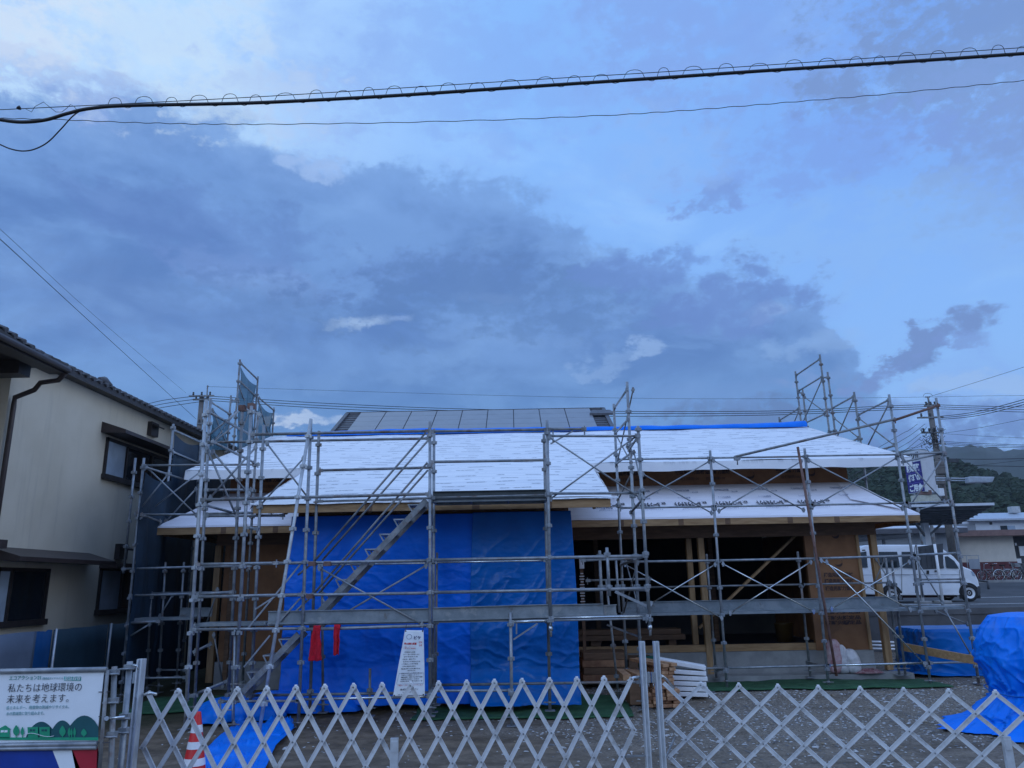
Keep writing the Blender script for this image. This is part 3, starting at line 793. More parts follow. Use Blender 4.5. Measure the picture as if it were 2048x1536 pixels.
# ================================================================== SCAFFOLDING
class Scaffold:
    def __init__(s, label, loc, zref):
        s.root = thing('scaffold', label, 'scaffold', loc, 'tube scaffolding round the house'); s.zref = zref
    def post(s, a, b, base=True, r=.0243, mt=None, jack=False):
        a, b = Vector(a), Vector(b)
        mb = MB(); mb.tube([b, a], r, 10)
        ax = (a - b).normalized(); L = (a - b).length
        k = math.ceil((b.z + .08 - s.zref) / .475)
        while s.zref + k * .475 < a.z - .05:
            z = s.zref + k * .475; t = (z - b.z) / (a.z - b.z); p = b.lerp(a, t)
            mb.tube([p - ax * .035, p + ax * .028], r * 1.3, 10)
            for dx_, dy_ in ((1, 0), (-1, 0), (0, 1), (0, -1)):
                q = p + Vector((dx_, dy_, 0)) * r * 1.5
                mb.box(q.x - (.013 if dx_ else .018), q.x + (.013 if dx_ else .018), q.y - (.013 if dy_ else .018), q.y + (.013 if dy_ else .018), q.z - .03, q.z + .02)
            k += 1
        o = mb.build('post', mt or steel, s.root)
        if base:
            m2 = MB(); m2.box(b.x - .075, b.x + .075, b.y - .075, b.y + .075, b.z - .004, b.z + .006)
            m2.tube([b + Vector((0, 0, .005)), b + Vector((0, 0, .16))], .019, 8)
            m2.tube([b + Vector((0, 0, .10)), b + Vector((0, 0, .13))], .034, 8)
            m2.bar(b + Vector((-.09, .02, .115)), b + Vector((.09, -.02, .115)), .016, .016)
            m2.build('base_jack', steel_d, s.root)
        if jack:
            m2 = MB(); m2.tube([b, b - Vector((0, 0, .07))], .034, 8); m2.tube([b, b - Vector((0, 0, .15))], .020, 8); m2.build('end_cap', steel_b, s.root)
        return o
    def rail(s, a, b, r=.0215, mt=None, ends=True, name='ledger'):
        a, b = Vector(a), Vector(b)
        mb = MB(); mb.tube([a, b], r, 8)
        if ends:
            d = (b - a).normalized()
            for p, q in ((a, d), (b, -d)):
                mb.bar(p - q * .03, p + q * .05, .044, .050)
                mb.bar(p + Vector((0, 0, .05)), p - Vector((0, 0, .065)), .012, .03)
        return mb.build(name, mt or steel, s.root)
    def brace(s, a, b, r=.0135, mt=None):
        a, b = Vector(a), Vector(b)
        mb = MB(); mb.tube([a, b], r, 7)
        for p in (a, b):
            mb.tube([p - Vector((0, .022, 0)), p + Vector((0, .022, 0))], .03, 8)
            mb.bar(p - Vector((0, 0, .045)), p + Vector((0, 0, .045)), .03, .035)
        return mb.build('cross_brace', mt or steel, s.root)
    def board(s, a, b, h, t=.02, mt=None, lip=True):        # toe board: a,b = bottom corners
        a, b = Vector(a), Vector(b); c = Vector((0, 0, h / 2))
        mb = MB(); mb.bar(a + c, b + c, t, h)
        if lip:
            mb.bar(a + Vector((0, -.014, h)), b + Vector((0, -.014, h)), .05, .012); mb.bar(a + Vector((0, -.014, .012)), b + Vector((0, -.014, .012)), .05, .024)
        return mb.build('toe_board', mt or deckm, s.root)
    def deck(s, a, b, w, t=.045):            # a,b = front edge, runs back by w
        a, b = Vector(a), Vector(b); off = Vector((0, w / 2, 0))
        mb = MB()
        mb.bar(a + off, b + off, w, .006)
        d = Vector((0, 0, -t / 2))
        for y in (.01, w - .01): mb.bar(a + Vector((0, y, 0)) + d, b + Vector((0, y, 0)) + d, .03, t)
        n_ = max(2, int((b - a).length / .45))
        for i in range(n_ + 1):
            p = a.lerp(b, i / n_) + d
            mb.bar(p + Vector((0, .02, 0)), p + Vector((0, w - .02, 0)), .03, t * .8)
        return mb.build('deck_plank', deckm, s.root)

FY, IY = 11.85, 12.5
deck_k = mat('dark_deck_edge', (.045, .055, .058), .6, .2, .25, 5)
A = lambda x, y, Y=FY: at(x, y, Y)
zF = at(863, 1119, FY).z
# ---- scaffold across the front of the bay
S = Scaffold('steel scaffold across the blue tarp bay with a stair up its middle', (-1, 12, 0), zF)
S.post(A(622, 840), A(596, 1463)); S.post(A(638, 862, IY), A(619, 1438, IY), mt=steel_d)
S.post(A(860, 843), A(860, 1432)); S.post(A(868, 858, IY), A(866, 1424, IY))
S.post(A(874, 1105, 12.85), A(871, 1410, 12.85), r=.019, mt=steel_d)
S.post(A(1094, 841), A(1101, 1252), base=False, jack=True); S.post(A(1088, 868, IY), A(1100, 1421, IY), mt=steel_d)
S.post(A(1021, 1225), A(1024, 1452))
S.post(A(740, 1337, IY), A(739, 1432, IY), r=.020, mt=steel_d)
S.post(A(644, 1130, 12.75), A(646, 1425, 12.75), r=.020, mt=steel_d)
for (a, b, Y, r, m_) in [
    ((505, 869), (857, 862), FY, .0235, steel_d), ((412, 885), (857, 877), IY, .022, steel_d), ((640, 941), (866, 935), IY, .022, steel_d),
    ((405, 1000), (857, 988), FY, .0235, steel_d), ((640, 1003), (866, 996), IY, .019, steel_d),
    ((862, 863), (1094, 859), FY, .0235, steel_d), ((862, 924), (1095, 920), FY, .022, steel), ((864, 996), (1096, 990), FY, .02, steel_d),
    ((1097, 872), (1277, 872), FY, .02, steel), ((1099, 987), (1284, 986), FY, .021, steel),
    ((861, 1120), (1292, 1112), FY, .0235, steel), ((868, 1125), (1093, 1121), IY, .017, steel_b), ((861, 1185), (1295, 1177), FY, .0235, steel),
    ((484, 1128), (860, 1121), FY, .022, steel), ((640, 1130), (866, 1126), IY, .016, steel_b), ((482, 1192), (860, 1186), FY, .022, steel),
    ((606, 1259), (860, 1251), FY, .0235, steel), ((1101, 1236), (1298, 1232), FY, .018, steel_b), ((1101, 1241), (1292, 1237), FY - .03, .014, steel),
    ((503, 1391), (866, 1385), IY, .02, steel_d), ((441, 1403), (598, 1402), FY, .018, steel_d), ((597, 1399), (860, 1393), FY, .019, steel_b),
    ((868, 1370), (1279, 1364), IY, .02, steel_d), ((862, 1382), (1023, 1381), FY, .018, steel), ((1022, 1244), (1101, 1241), FY, .024, steel_b),
    ((1095, 859), (1169, 858), FY, .024, steel_d),
]: S.rail(A(*a, Y), A(*b, Y), r, m_)
for a, b, Y in [((639, 1136), (844, 1249), FY), ((852, 1131), (641, 1255), FY + .05), ((1099, 875), (1279, 995), FY - .03), ((1272, 873), (1102, 997), FY + .03),
                ((534, 887), (614, 993), FY), ((607, 917), (522, 1009), FY + .05)]:
    S.brace(A(*a, Y), A(*b, Y))
for a, b in [((1027, 1279), (1075, 1247)), ((1101, 888), (1146, 862)), ((1033, 1246), (1033, 1268)), ((1106, 862), (1106, 885)), ((1169, 858), (1169, 871)), ((603, 1126), (494, 1259)), ((488, 1334), (540, 1271)), ((559, 1243), (600, 1197)), ((510, 1219), (556, 1189))]:
    mb = MB(); mb.bar(A(*a), A(*b), .022, .022, (0, 1, 0)); mb.build('bracket_strut', steel, S.root)
S.post(A(622, 838, FY - .09), at(516, 1478, 11.2), base=False, r=.025, mt=steel_l).name = 'raking_prop'
# decks and toe boards of the bay
zD = A(700, 1243).z
S.deck((A(535, 1245).x, FY + .05, zD), (A(860, 1237).x - .03, FY + .05, zD), .5)
S.deck((A(864, 1240).x + .03, FY + .05, zD), (A(1099, 1237).x, FY + .05, zD), .5)
S.deck((A(1103, 1238).x, FY + .05, zD), (A(1290, 1237).x, FY + .05, zD), .5)
S.board(A(536, 1249, FY + .03), A(858, 1243, FY + .03), .185)
S.board(A(866, 1242, FY + .03), A(1097, 1235, FY + .03), .185)
S.board(A(1104, 1233, FY + .03), A(1207, 1231, FY + .03), .165); S.board(A(1207, 1232, FY + .16), A(1232, 1230, FY + .3), .15)
zU = A(980, 996).z
S.deck((A(866, 996).x, FY + .04, zU), (A(1092, 996).x, FY + .04, zU), .5)
S.board((A(866, 996).x, FY + .02, zU), (A(1092, 996).x, FY + .02, zU), .11, mt=deck_k)
# stair
def stair(a, b, ya, yb, ntr, sc):
    mb = MB()
    for Y in (ya, yb):
        p, q = at(*a, ya), at(*b, ya); p, q = Vector((p.x, Y, p.z)), Vector((q.x, Y, q.z))
        mb.bar(p, q, .03, .085, (0, 0, 1))
    st = mb.build('stair', steel_d, sc.root)
    p, q = at(*a, ya), at(*b, ya)
    for i in range(ntr):
        c = p.lerp(q, (i + .6) / ntr)
        m2 = MB()
        m2.box(c.x - .16, c.x + .075, ya - .012, yb + .012, c.z + .055, c.z + .073)
        for Y in (ya, yb): m2.bar((c.x - .15, Y, c.z + .06), (c.x - .075, Y, c.z - .07), .018, .02, (0, 1, 0))
        m2.build('tread', steel, st)
    return st
stair((853, 1000), (620, 1243), FY + .08, FY + .50, 8, S)
stair((597, 1268), (470, 1400), FY + .08, FY + .50, 4, S)
for a, b, Y in [((851, 866), (627, 1124), FY + .06), ((857, 880), (644, 1121), FY + .5), ((855, 925), (620, 1196), FY + .06), ((856, 940), (634, 1191), FY + .5)]:
    S.rail(A(*a, Y), A(*b, Y), .0165, steel_d, False, 'handrail')
for a, b in [((627, 1124), (596, 1150)), ((620, 1196), (573, 1240))]:
    S.rail(A(*a, FY + .06), A(*b, FY + .06), .0165, steel, False, 'handrail')
for p in [(625, 1128), (655, 1128), (620, 1193)]:
    q = A(*p, FY - .02); mb = MB(); mb.box(q.x - .05, q.x + .05, q.y - .05, q.y + .05, q.z - .03, q.z + .035); mb.build('clamp', rust, S.root)

# ---- return scaffold at the right end of the bay
T = Scaffold('narrow scaffold tower returning back beside the right edge of the tarps', (2, 13, 0), at(1244, 1117, 14.3).z)
T.post(A(1276, 852), A(1299.5, 1250), base=False, jack=True); T.post(A(1254, 764, 12.7), A(1286, 1418, 12.7)); T.post(A(1227.5, 808, 14.3), A(1255, 1382, 14.3))
T.post(A(1212, 1160, 13.4), A(1238, 1398, 13.4), r=.02, mt=steel_d)
T.post(A(1199, 1101, IY), A(1205, 1240, IY), base=False, mt=steel_d); T.post(A(1213.5, 1095), A(1219, 1192), base=False); T.post(A(1231, 1111, 13), A(1239, 1225, 13), base=False, r=.02)
for a, Ya, b, Yb in [((1229, 816), 14.3, (1254, 779), 12.7), ((1231, 866), 14.3, (1256, 839), 12.7), ((1232, 928), 14.3, (1264, 905), 12.7), ((1258, 900), 12.7, (1276, 873), FY), ((1242, 1130), 14.3, (1290, 1112), FY), ((1242, 1180), 14.3, (1294, 1180), FY), ((1262, 1025), 12.7, (1287, 996), FY)]:
    T.rail(at(*a, Ya), at(*b, Yb), .019, steel)
for a, Ya, b, Yb in [((1233, 933), 14.3, (1266, 780), 12.7), ((1231, 868), 14.3, (1262, 925), 12.7), ((1255, 893), 12.7, (1275, 880), FY), ((1236, 1000), 14.3, (1264, 945), 12.7), ((1252, 1125), 14.3, (1276, 1212), 12.7), ((1275, 1125), 12.7, (1247, 1228), 14.3), ((1268, 905), 12.7, (1287, 985), FY)]:
    T.brace(at(*a, Ya), at(*b, Yb), .0125, steel_d)
T.rail(A(1175, 1161, 13.4), A(1299, 1158, 13.4), .018, steel_d); T.rail(A(1165, 1121, IY), A(1272, 1117, IY), .019, steel_d)
mb = MB(); mb.bar(A(1230, 1183), A(1293, 1212), .04, .04, (0, 1, 0)); mb.build('bracket_strut', steel, T.root)
mb = MB(); mb.bar(at(1215, 1250, 13.4), at(1282, 1275, 12.7), .03, .03, (0, 1, 0)); mb.build('bracket_strut', steel_d, T.root)

# ---- tower at the left wing
L = Scaffold('tall scaffold tower in front of the left wing beside the raking prop', (-4.5, 12.3, 0), at(390, 1135, 12.0).z)
p = at(373, 1399, 12.0)
L.post(at(413, 800, 12.0), p, base=False, r=.027, mt=steel_l); mb = MB(); mb.tube([p, (p.x, p.y, .01)], .018, 8); mb.box(p.x - .07, p.x + .07, p.y - .07, p.y + .07, 0, .01); mb.build('base_jack', steel_d, L.root)
L.post(at(421, 796, 12.65), at(388, 1430, 12.65)); L.post(at(485, 816, 12.65), at(455, 1428, 12.65), mt=steel_d); L.post(at(503, 812, FY), at(471, 1385, FY), r=.026); L.post(at(528, 850, IY), at(499, 1440, IY))
L.post(at(516, 826, 14.2), at(484, 1382, 14.2), r=.022, mt=steel_d); L.post(at(470, 1255, FY), at(466, 1466, FY), r=.02)
XS = -4.72
for a, b in [((417, 824), (499, 868)), ((426, 884), (508, 925)), ((410, 1010), (468, 1026))]:
    L.rail(atX(*a, XS), atX(*b, XS), .022, steel)
for a, b, Y in [((412, 980), (501, 980), 12.65), ((412, 1032), (566, 1031), 12.65), ((410, 1028), (543, 1024), 12.9), ((395, 1129), (553, 1126), FY), ((393, 1134), (500, 1131), 12.65), ((390, 1194), (603, 1189), FY), ((392, 1189), (465, 1184), 12.65),
                ((387, 1259), (603, 1257), FY), ((390, 1251), (530, 1249), 12.65), ((485, 816), (519, 829), 12.65), ((493, 1055), (514, 1058), 12.1), ((378, 1393), (455, 1362), 12.7), ((390, 1303), (420, 1289), 12.9)]:
    L.rail(at(*a, Y), at(*b, Y), .0215, steel)
for a, b in [((414, 873), (485, 816)), ((414, 897), (473, 1033)), ((426, 904), (497, 988)), ((421, 995), (511, 895))]:
    L.brace(at(*a, 12.2), at(*b, 12.4), .017)
for a, b in [((402, 905), (470, 850)), ((435, 1180), (412, 1250)), ((428, 1270), (446, 1372))]:
    L.brace(at(*a, 13.3), at(*b, 13.5), .014, steel_d)
for q_ in [(485, 816), (503, 812)]:
    q = at(*q_, 12.0); mb = MB(); mb.box(q.x - .05, q.x + .05, q.y - .05, q.y + .05, q.z - .05, q.z + .04); mb.build('clamp', rust, L.root)
zL = at(450, 1246, 12.1).z
L.deck((at(392, 1247, 12.1).x, 12.1, zL), (at(532, 1247, 12.1).x, 12.1, zL), .5)

# ---- scaffold at the left end
C_ = Scaffold('scaffold at the left end between the cream house and the left wing', (-6.5, 14.5, .1), at(252, 1142, 14.4).z)
CY = 14.4
C_.post(at(288, 916, CY), at(240, 1404, CY)); C_.post(at(271, 916, 15.0), at(247, 1147, 15.0), base=False)
for a, b in [((306, 1118), (292, 1390)), ((331, 1124), (316, 1385)), ((368, 1124), (352, 1380))]: C_.post(at(*a, 15.05), at(*b, 15.05), r=.02, mt=steel_d)
for a, b, Y, r in [((287, 931), (516, 929), CY, .02), ((280, 1029), (395, 1029), CY, .02), ((247, 1138), (390, 1134), CY, .021), ((261, 1191), (384, 1188), CY, .021), ((256, 1246), (318, 1243), CY, .024), ((247, 1357), (372, 1355), CY, .019), ((317, 1340), (372, 1340), 15.05, .016), ((272, 1028), (282, 1029), 14.6, .018), ((300, 1186), (470, 1184), 15.05, .016)]:
    C_.rail(at(*a, Y), at(*b, Y), r, steel)
C_.rail(atX(290, 934, -6.83), atX(372, 960, -6.83), .02, steel); C_.rail(atX(284, 1030, -6.83), atX(320, 1043, -6.83), .02, steel_d)
for a, b, Y in [((293, 934), (393, 1030), CY - .02), ((335, 950), (272, 1028), CY + .03), ((400, 944), (281, 1035), 14.9), ((392, 978), (332, 1042), 15.2), ((255, 1275), (300, 1248), CY), ((345, 1190), (320, 1232), 15.05)]:
    C_.brace(at(*a, Y), at(*b, Y), .0145)
zC = at(320, 1236, CY).z
C_.deck((at(258, 1240, CY).x, CY + .05, zC), (at(382, 1240, CY).x, CY + .05, zC), .5)
C_.board(at(360, 1233, CY + .3), at(424, 1233, CY + .3), .15)

# ---- scaffold climbing the left gable
XD = -7.0
D_ = Scaffold('scaffold rising along the left gable hung with teal and navy mesh', (-7, 19, 0), 2.35)
def gpost(sc, top, X, r=.024, mt=None):
    p = atX(*top, X); return sc.post(p, (X + .0, p.y, .1), True, r, mt)
for q in [(347, 848), (402, 880), (462, 791), (480, 719), (516, 753), (548, 815)]: gpost(D_, q, XD, mt=steel_d if q[0] > 450 else steel)
for a, b in [((347, 860), (401, 884)), ((346, 904), (400, 927)), ((482, 727), (515, 759)), ((482, 765), (515, 796)), ((518, 796), (548, 821)), ((423, 805), (459, 828)), ((464, 801), (477, 803))]:
    D_.rail(atX(*a, XD), atX(*b, XD), .022, steel_d if a[0] > 450 else steel)
for a, b in [((478, 773), (488, 800)), ((425, 820), (450, 881)), ((517, 803), (535, 866)), ((432, 878), (470, 826)), ((484, 860), (509, 792))]:
    D_.brace(atX(*a, XD), atX(*b, XD), .016, steel_d)

def net(corners, X, mt, label, sway=.05, seed=0, bottom_z=None):
    q = [atX(*c, X) for c in corners]
    if bottom_z is not None: q[2] = Vector((X, q[1].y, bottom_z)); q[3] = Vector((X, q[0].y, bottom_z))
    def fn(u, v):
        p = q[0].lerp(q[1], u).lerp(q[3].lerp(q[2], u), v)
        e = math.sin(PI * u)
        p.x += sway * (fbm((u * 3, v * 2, seed), 1.2, 3) + .35 * math.sin(u * 14 + seed)) * min(1, v * 6)
        p.z -= .10 * e * (1 - v)
        return p
    o = MB().grid(fn, 30, 24).build('safety_net', mt)
    return tag(o, label, 'safety net', 'mesh sheets hung on the left gable scaffold')
net([(349, 867), (400, 889), 0, 0][:2] + [(0, 0)] * 0 + [(400, 1200), (349, 1200)], XD - .04, net_d, 'navy mesh sheet hanging full height beside the cream house window', .05, 1, .25)
net([(291, 944), (345, 960), (345, 1200), (291, 1200)], XD + .10, net_d, 'navy mesh sheet on the nearest bay of the left gable scaffold', .05, 5, .25)
net([(403, 925), (470, 925), (470, 1200), (403, 1200)], XD - .04, net_d, 'navy mesh sheet behind the white eave of the left gable', .05, 9, .25)
net([(424, 815), (459, 838), (455, 900), (420, 900)], XD - .03, net_a, 'pale teal mesh sheet on the low bay left of the tall gable sheet', .08, 2)
net([(481, 733), (513, 771), (506, 905), (473, 905)], XD - .03, net_a, 'tall pale teal mesh sheet at the peak of the left gable scaffold', .09, 3)
net([(518, 803), (546, 826), (541, 905), (515, 905)], XD - .03, net_a, 'pale teal mesh sheet sagging on the far bay of the left gable', .09, 4)

# ---- scaffold along the right wing
RY, RI = 14.5, 15.2
zR = at(1432, 1122, RY).z
R_ = Scaffold('long scaffold along the open right wing with a grey toe board', (4.5, 14.7, .1), zR)
R_.post(at(1420, 901, RY), at(1454, 1376, RY)); R_.post(at(1609, 897, RY), at(1658, 1378, RY)); R_.post(at(1778, 789, RY), at(1862, 1375, RY))
for a, b in [((1413, 1108), (1433, 1356)), ((1595, 1103), (1621, 1354)), ((1771, 1116), (1799, 1350)), ((1783, 1120), (1811, 1350))]: R_.post(at(*a, RI), at(*b, RI), r=.022, mt=steel_d)
for a, b, Y, r, m_ in [
    ((1234, 919), (1420, 916), RY, .018, steel), ((1421, 916), (1611, 913), RY, .018, steel), ((1611, 912), (1797, 909), RY, .018, steel),
    ((1241, 1016), (1428, 1013), RY, .018, steel), ((1428, 1013), (1623, 1010), RY, .018, steel), ((1622, 1010), (1812, 1006), RY, .018, steel),
    ((1246, 1124), (1437, 1121), RY, .021, steel), ((1437, 1121), (1634, 1117), RY, .021, steel), ((1634, 1117), (1828, 1111), RY, .021, steel),
    ((1276, 1175), (1604, 1169), RI, .018, steel_d), ((1604, 1169), (1780, 1165), RI, .018, steel_d),
    ((1344, 1338), (1452, 1336), RY, .019, steel_d), ((1452, 1336), (1655, 1331), RY, .019, steel), ((1655, 1331), (1855, 1326), RY, .019, steel_b), ((1255, 1340), (1345, 1338), RY, .018, steel_d)]:
    R_.rail(at(*a, Y), at(*b, Y), r, m_)
for i, (a, b) in enumerate([((1427, 921), (1607, 1020)), ((1288, 997), (1418, 923)), ((1286, 948), (1423, 1026)), ((1438, 1022), (1602, 923)), ((1617, 921), (1805, 1017)), ((1624, 1015), (1793, 916)),
             ((1250, 1129), (1443, 1236)), ((1430, 1129), (1302, 1207)), ((1446, 1128), (1627, 1223)), ((1460, 1226), (1621, 1124)), ((1642, 1121), (1820, 1219)), ((1663, 1218), (1818, 1124)), ((1653, 1124), (1849, 1328))]):
    Y = RY + (.03 if i % 2 else -.03); R_.brace(at(*a, Y), at(*b, Y), .0125, steel_b if i > 5 else steel)
for a, b in [((1433, 1340), (1452, 1338)), ((1615, 1325), (1655, 1333))]: R_.rail(at(a[0], a[1], RI), at(b[0], b[1], RY), .018, steel_d)
zR2 = at(1600, 1221, RY).z
for a, b in [(1250, 1443), (1447, 1642), (1648, 1838)]:
    R_.deck((at(a, 1221, RY).x, RY + .05, zR2), (at(b, 1221, RY).x, RY + .05, zR2), .5)
R_.board(at(1245, 1227, RY + .5), at(1445, 1223, RY + .5), .20); R_.board(at(1445, 1223, RY + .5), at(1640, 1219, RY + .5), .20); R_.board(at(1640, 1219, RY + .5), at(1795, 1215, RY + .5), .20)
R_.rail(at(1472, 913, RY - .09), at(1792, 838, RY - .09), .024, steel_d, False, 'raking_pipe')
q = at(1474, 916, RY - .05); mb = MB(); mb.box(q.x - .05, q.x + .05, q.y - .05, q.y + .05, q.z - .04, q.z + .04); mb.tube([q, q - Vector((0, 0, .13))], .012, 6); mb.build('clamp', steel, R_.root)
mb = MB(); mb.tube([at(1595.5, 894, RY - .08), at(1673, 1352, RY - .3)], .024, 10); tag(mb.build('rusty_pipe', rust), 'rusty red pipe leaning against the right wing scaffold by the sheathed wall', 'pipe')

# ---- end bay at the right
E_ = Scaffold('scaffold end bay at the right corner in front of the white van', (7.8, 14.5, .1), zR)
E_.post(at(1872, 796, RY), at(1958, 1368, RY)); E_.post(at(1832, 1090, 15.3), at(1846, 1195, 15.3), base=False, r=.02)
for a, b, Y, r, m_ in [((1797, 909), (1889, 905), RY, .02, steel), ((1812, 1006), (1903, 1003), RY, .018, steel), ((1806, 924), (1882, 907), RY + .05, .018, steel), ((1828, 1110), (1918, 1106), RY, .021, steel), ((1832, 1159), (1926, 1158), RY + .02, .016, steel_d), ((1834, 1164), (1927, 1164), RY, .02, steel), ((1792, 1210), (1934, 1211), RI, .024, steel), ((1859, 1326), (1949, 1324), RY, .018, steel),
                       ((1790, 840), (1876, 811), RY - .09, .024, rust)]:
    E_.rail(at(*a, Y), at(*b, Y), r, m_)
for a, b in [((1804, 914), (1888, 1003)), ((1819, 1013), (1885, 917)), ((1891, 1221), (1942, 1310)), ((1831, 1117), (1885, 1206)), ((1836, 1020), (1897, 1003))]: E_.brace(at(*a, RY), at(*b, RY), .013)
for a, b in [((1745, 1175), (1768, 1120)), ((1752, 1118), (1800, 1195)), ((1872, 1222), (1935, 1248))]: E_.brace(at(*a, 15.6), at(*b, 15.6), .012, steel_d)
zE = at(1880, 1214, RY).z
E_.deck((at(1842, 1214, RY).x, RY + .05, zE), (at(1930, 1214, RY).x, RY + .05, zE), .5)

# ---- scaffold climbing the right gable
XG = 8.4
G_ = Scaffold('bare scaffold rising above the right gable against the sky', (8.4, 19, 0), 2.35)
for q in [(1558, 834), (1590.5, 743), (1605, 779), (1639.5, 709), (1655, 744), (1708, 784), (1778, 789)][:6]: gpost(G_, q, XG, .026, steel_d)
LL = lambda u, v: (1540 + u / 4.153, 690 + v / 4.153)
for a, b in [((80, 625), (235, 530)), ((220, 250), (410, 120)), ((240, 380), (430, 265)), ((270, 660), (450, 575)), ((490, 540), (690, 430)), ((735, 580), (980, 460)), ((640, 815), (730, 780)), ((870, 885), (1040, 835)), ((440, 270), (475, 270)), ((235, 395), (270, 400)), ((490, 715), (540, 720))]:
    G_.rail(atX(*LL(*a), XG), atX(*LL(*b), XG), .022, steel_d)
for a, b in [((430, 290), (275, 640)), ((290, 435), (460, 560)), ((690, 460), (550, 780)), ((535, 610), (735, 770)), ((985, 490), (800, 860)), ((740, 610), (1030, 830)), ((235, 560), (185, 680)), ((90, 645), (130, 685))]:
    G_.brace(atX(*LL(*a), XG), atX(*LL(*b), XG), .0165, steel_d)

# ================================================================== CREAM HOUSE NEXT DOOR
nb = thing('cream_house', 'two storey cream rendered house with dark tiled eaves and brown window hoods', 'house', (-9, 16, 0))
HX, EX, Y0, Y1, EZ = -8.3, -7.5, 12.28, 23.0, 5.54
EM = -8.06; EMZ = atX(250, 800, EM).z - .02           # the side eave hugs the wall beyond the front block
_f1, _f0 = atX(118, 727, EX + .19), atX(0, 648, EX + .19)
_k = (_f0.z - _f1.z) / (_f0.y - _f1.y)
F1 = _f1.z + _k * (Y0 - .15 - _f1.y) - .02; F0 = _f1.z + _k * (7.0 - _f1.y) - .02
mb = MB(); mb.box(-15, HX, Y0, Y1, 0, EMZ + .02); mb.build('wall', cream_w, nb)
mb = MB(); mb.box(-15, HX - .28, 7.2, Y0, 0, EZ + .1); mb.build('wall', cream_w, nb)
mb = MB()      # soffits and eave edge
mb.box(-15, EM + .02, Y0 - .1, Y1 + .6, EMZ + .02, EMZ + .08)
mb.box(EM + .02, EM + .045, Y0 - .1, Y1 + .6, EMZ - .015, EMZ + .10)
mb.build('eaves', darkbr, nb)
mb = MB(); mb.box(-15, EX + .10, 7.0, Y0 - .1, EZ + .0, EZ + .09); mb.build('eaves', darkbr, nb)
mb = MB()
mb.grid(lambda u, v: (EM + .06 - 5.0 * v, Y0 - .15 + (Y1 + .8 - Y0) * u, EMZ + .10 + 5.0 * v * .40 + .022 * abs(math.sin(u * 48 * PI))), 288, 14, False)
for k in range(48):       # round tile noses along the edge
    y = Y0 - .12 + (k + .5) * (Y1 + .75 - Y0) / 48
    mb.tube([(EM + .085, y, EMZ + .105), (EM - .10, y, EMZ + .18)], .042, 7)
mb.build('roof', tilem, nb)
mb = MB()
mb.grid(lambda u, v: (EX + .16 - 5.0 * v, 7.0 + (Y0 - .15 - 7.0) * u, F1 + (F0 - F1) * (1 - u) + 5.0 * v * .40 + .022 * abs(math.sin(u * 24 * PI))), 144, 14, False)
for k in range(24):
    y = 7.0 + (k + .5) * (Y0 - 7.1) / 24
    z = F1 + (F0 - F1) * (1 - (y - 7.0) / (Y0 - 7.15))
    mb.tube([(EX + .19, y, z), (EX, y, z + .08)], .042, 7)
mb.build('roof', tilem, nb)
mb = MB(); q = atX(210, 762, EM); mb.tube([(q.x, q.y - .22, q.z - .02), (q.x - .02, q.y, q.z + .02), (q.x, q.y + .25, q.z - .03)], [.04, .075, .035], 8); mb.build('ridge_ornament', tilem, nb)
mb = MB()
mb.hexa([(EX - .1, 7.0, EZ - .10), (EX + .17, 7.0, EZ - .10), (EX + .17, Y0 - .12, EZ - .12), (EX - .1, Y0 - .12, EZ - .12), (EX - .1, 7.0, EZ + .02), (EX + .18, 7.0, F0 - .03), (EX + .17, Y0 - .12, F1 - .03), (EX - .1, Y0 - .12, EZ + .02)])
mb.build('barge_board', darkbr, nb)
mb = MB(); mb.tube([(EX + .24, 7.0, EZ - .02), (EX + .22, Y0 - .12, EZ - .06)], .05, 8); mb.build('gutter', brown_m, nb)
mb = MB()
c = atX(22, 756, HX + .06)
mb.tube([(EX + .18, Y0 - .15, EZ - .10), (EX + .02, Y0 - .05, EZ - .20), (HX + .48, Y0 + .02, EZ - .22), (HX + .40, Y0 + .02, EZ - .34), (c.x + .02, Y0 + .04, EZ - .46), (c.x + .02, Y0 + .04, EZ - .60), (c.x + .02, Y0 + .04, 0)], .042, 8)
mb.build('drainpipe', brown_m, nb)
mb = MB(); mb.box(HX - .28, HX + .5, Y0 - .6, Y0 - .3, EZ - .22, EZ - .005); mb.build('eave_bracket', darkbr, nb)
def nwindow(y0, y1, z0, z1, hood, panes):
    mb = MB()
    mb.box(HX - .02, HX + .05, y0, y1, z1 - .06, z1); mb.box(HX - .02, HX + .09, y0 - .03, y1 + .03, z0 - .05, z0 + .05)
    for y in [y0, y1 - .05] + panes: mb.box(HX - .02, HX + .05, y, y + .05, z0, z1)
    w = mb.build('window', darkbr, nb)
    edges = [y0 + .05] + [p for y in panes for p in (y, y + .05)] + [y1 - .05]
    for i in range(0, len(edges), 2):
        m2 = MB(); m2.box(HX - .01, HX + .012, edges[i], edges[i + 1], z0 + .05, z1 - .06)
        m2.build('pane', glass_c if i == 0 else glass_d, w)
    if hood:
        a, b, z, d = hood
        m2 = MB()
        m2.hexa([(HX, a, z + .0), (HX + d, a, z - .02), (HX + d, b, z - .02), (HX, b, z), (HX, a, z + .22), (HX + d, a, z + .05), (HX + d, b, z + .05), (HX, b, z + .22)])
        m2.build('window_hood', brown_m, nb)
    return w
w = nwindow(15.42, 18.9, 4.20, 5.00, (15.20, 18.6, 5.06, .50), [16.25, 17.4])
nwindow(12.6, 14.02, 1.46, 2.36, (12.3, 15.3, 2.46, .55), [12.95])
nwindow(15.75, 17.2, 1.55, 2.42, None, [16.6])
mb = MB(); mb.box(HX, HX + .35, 15.72, 17.3, 2.40, 2.50); mb.build('window_hood', brown_m, nb)
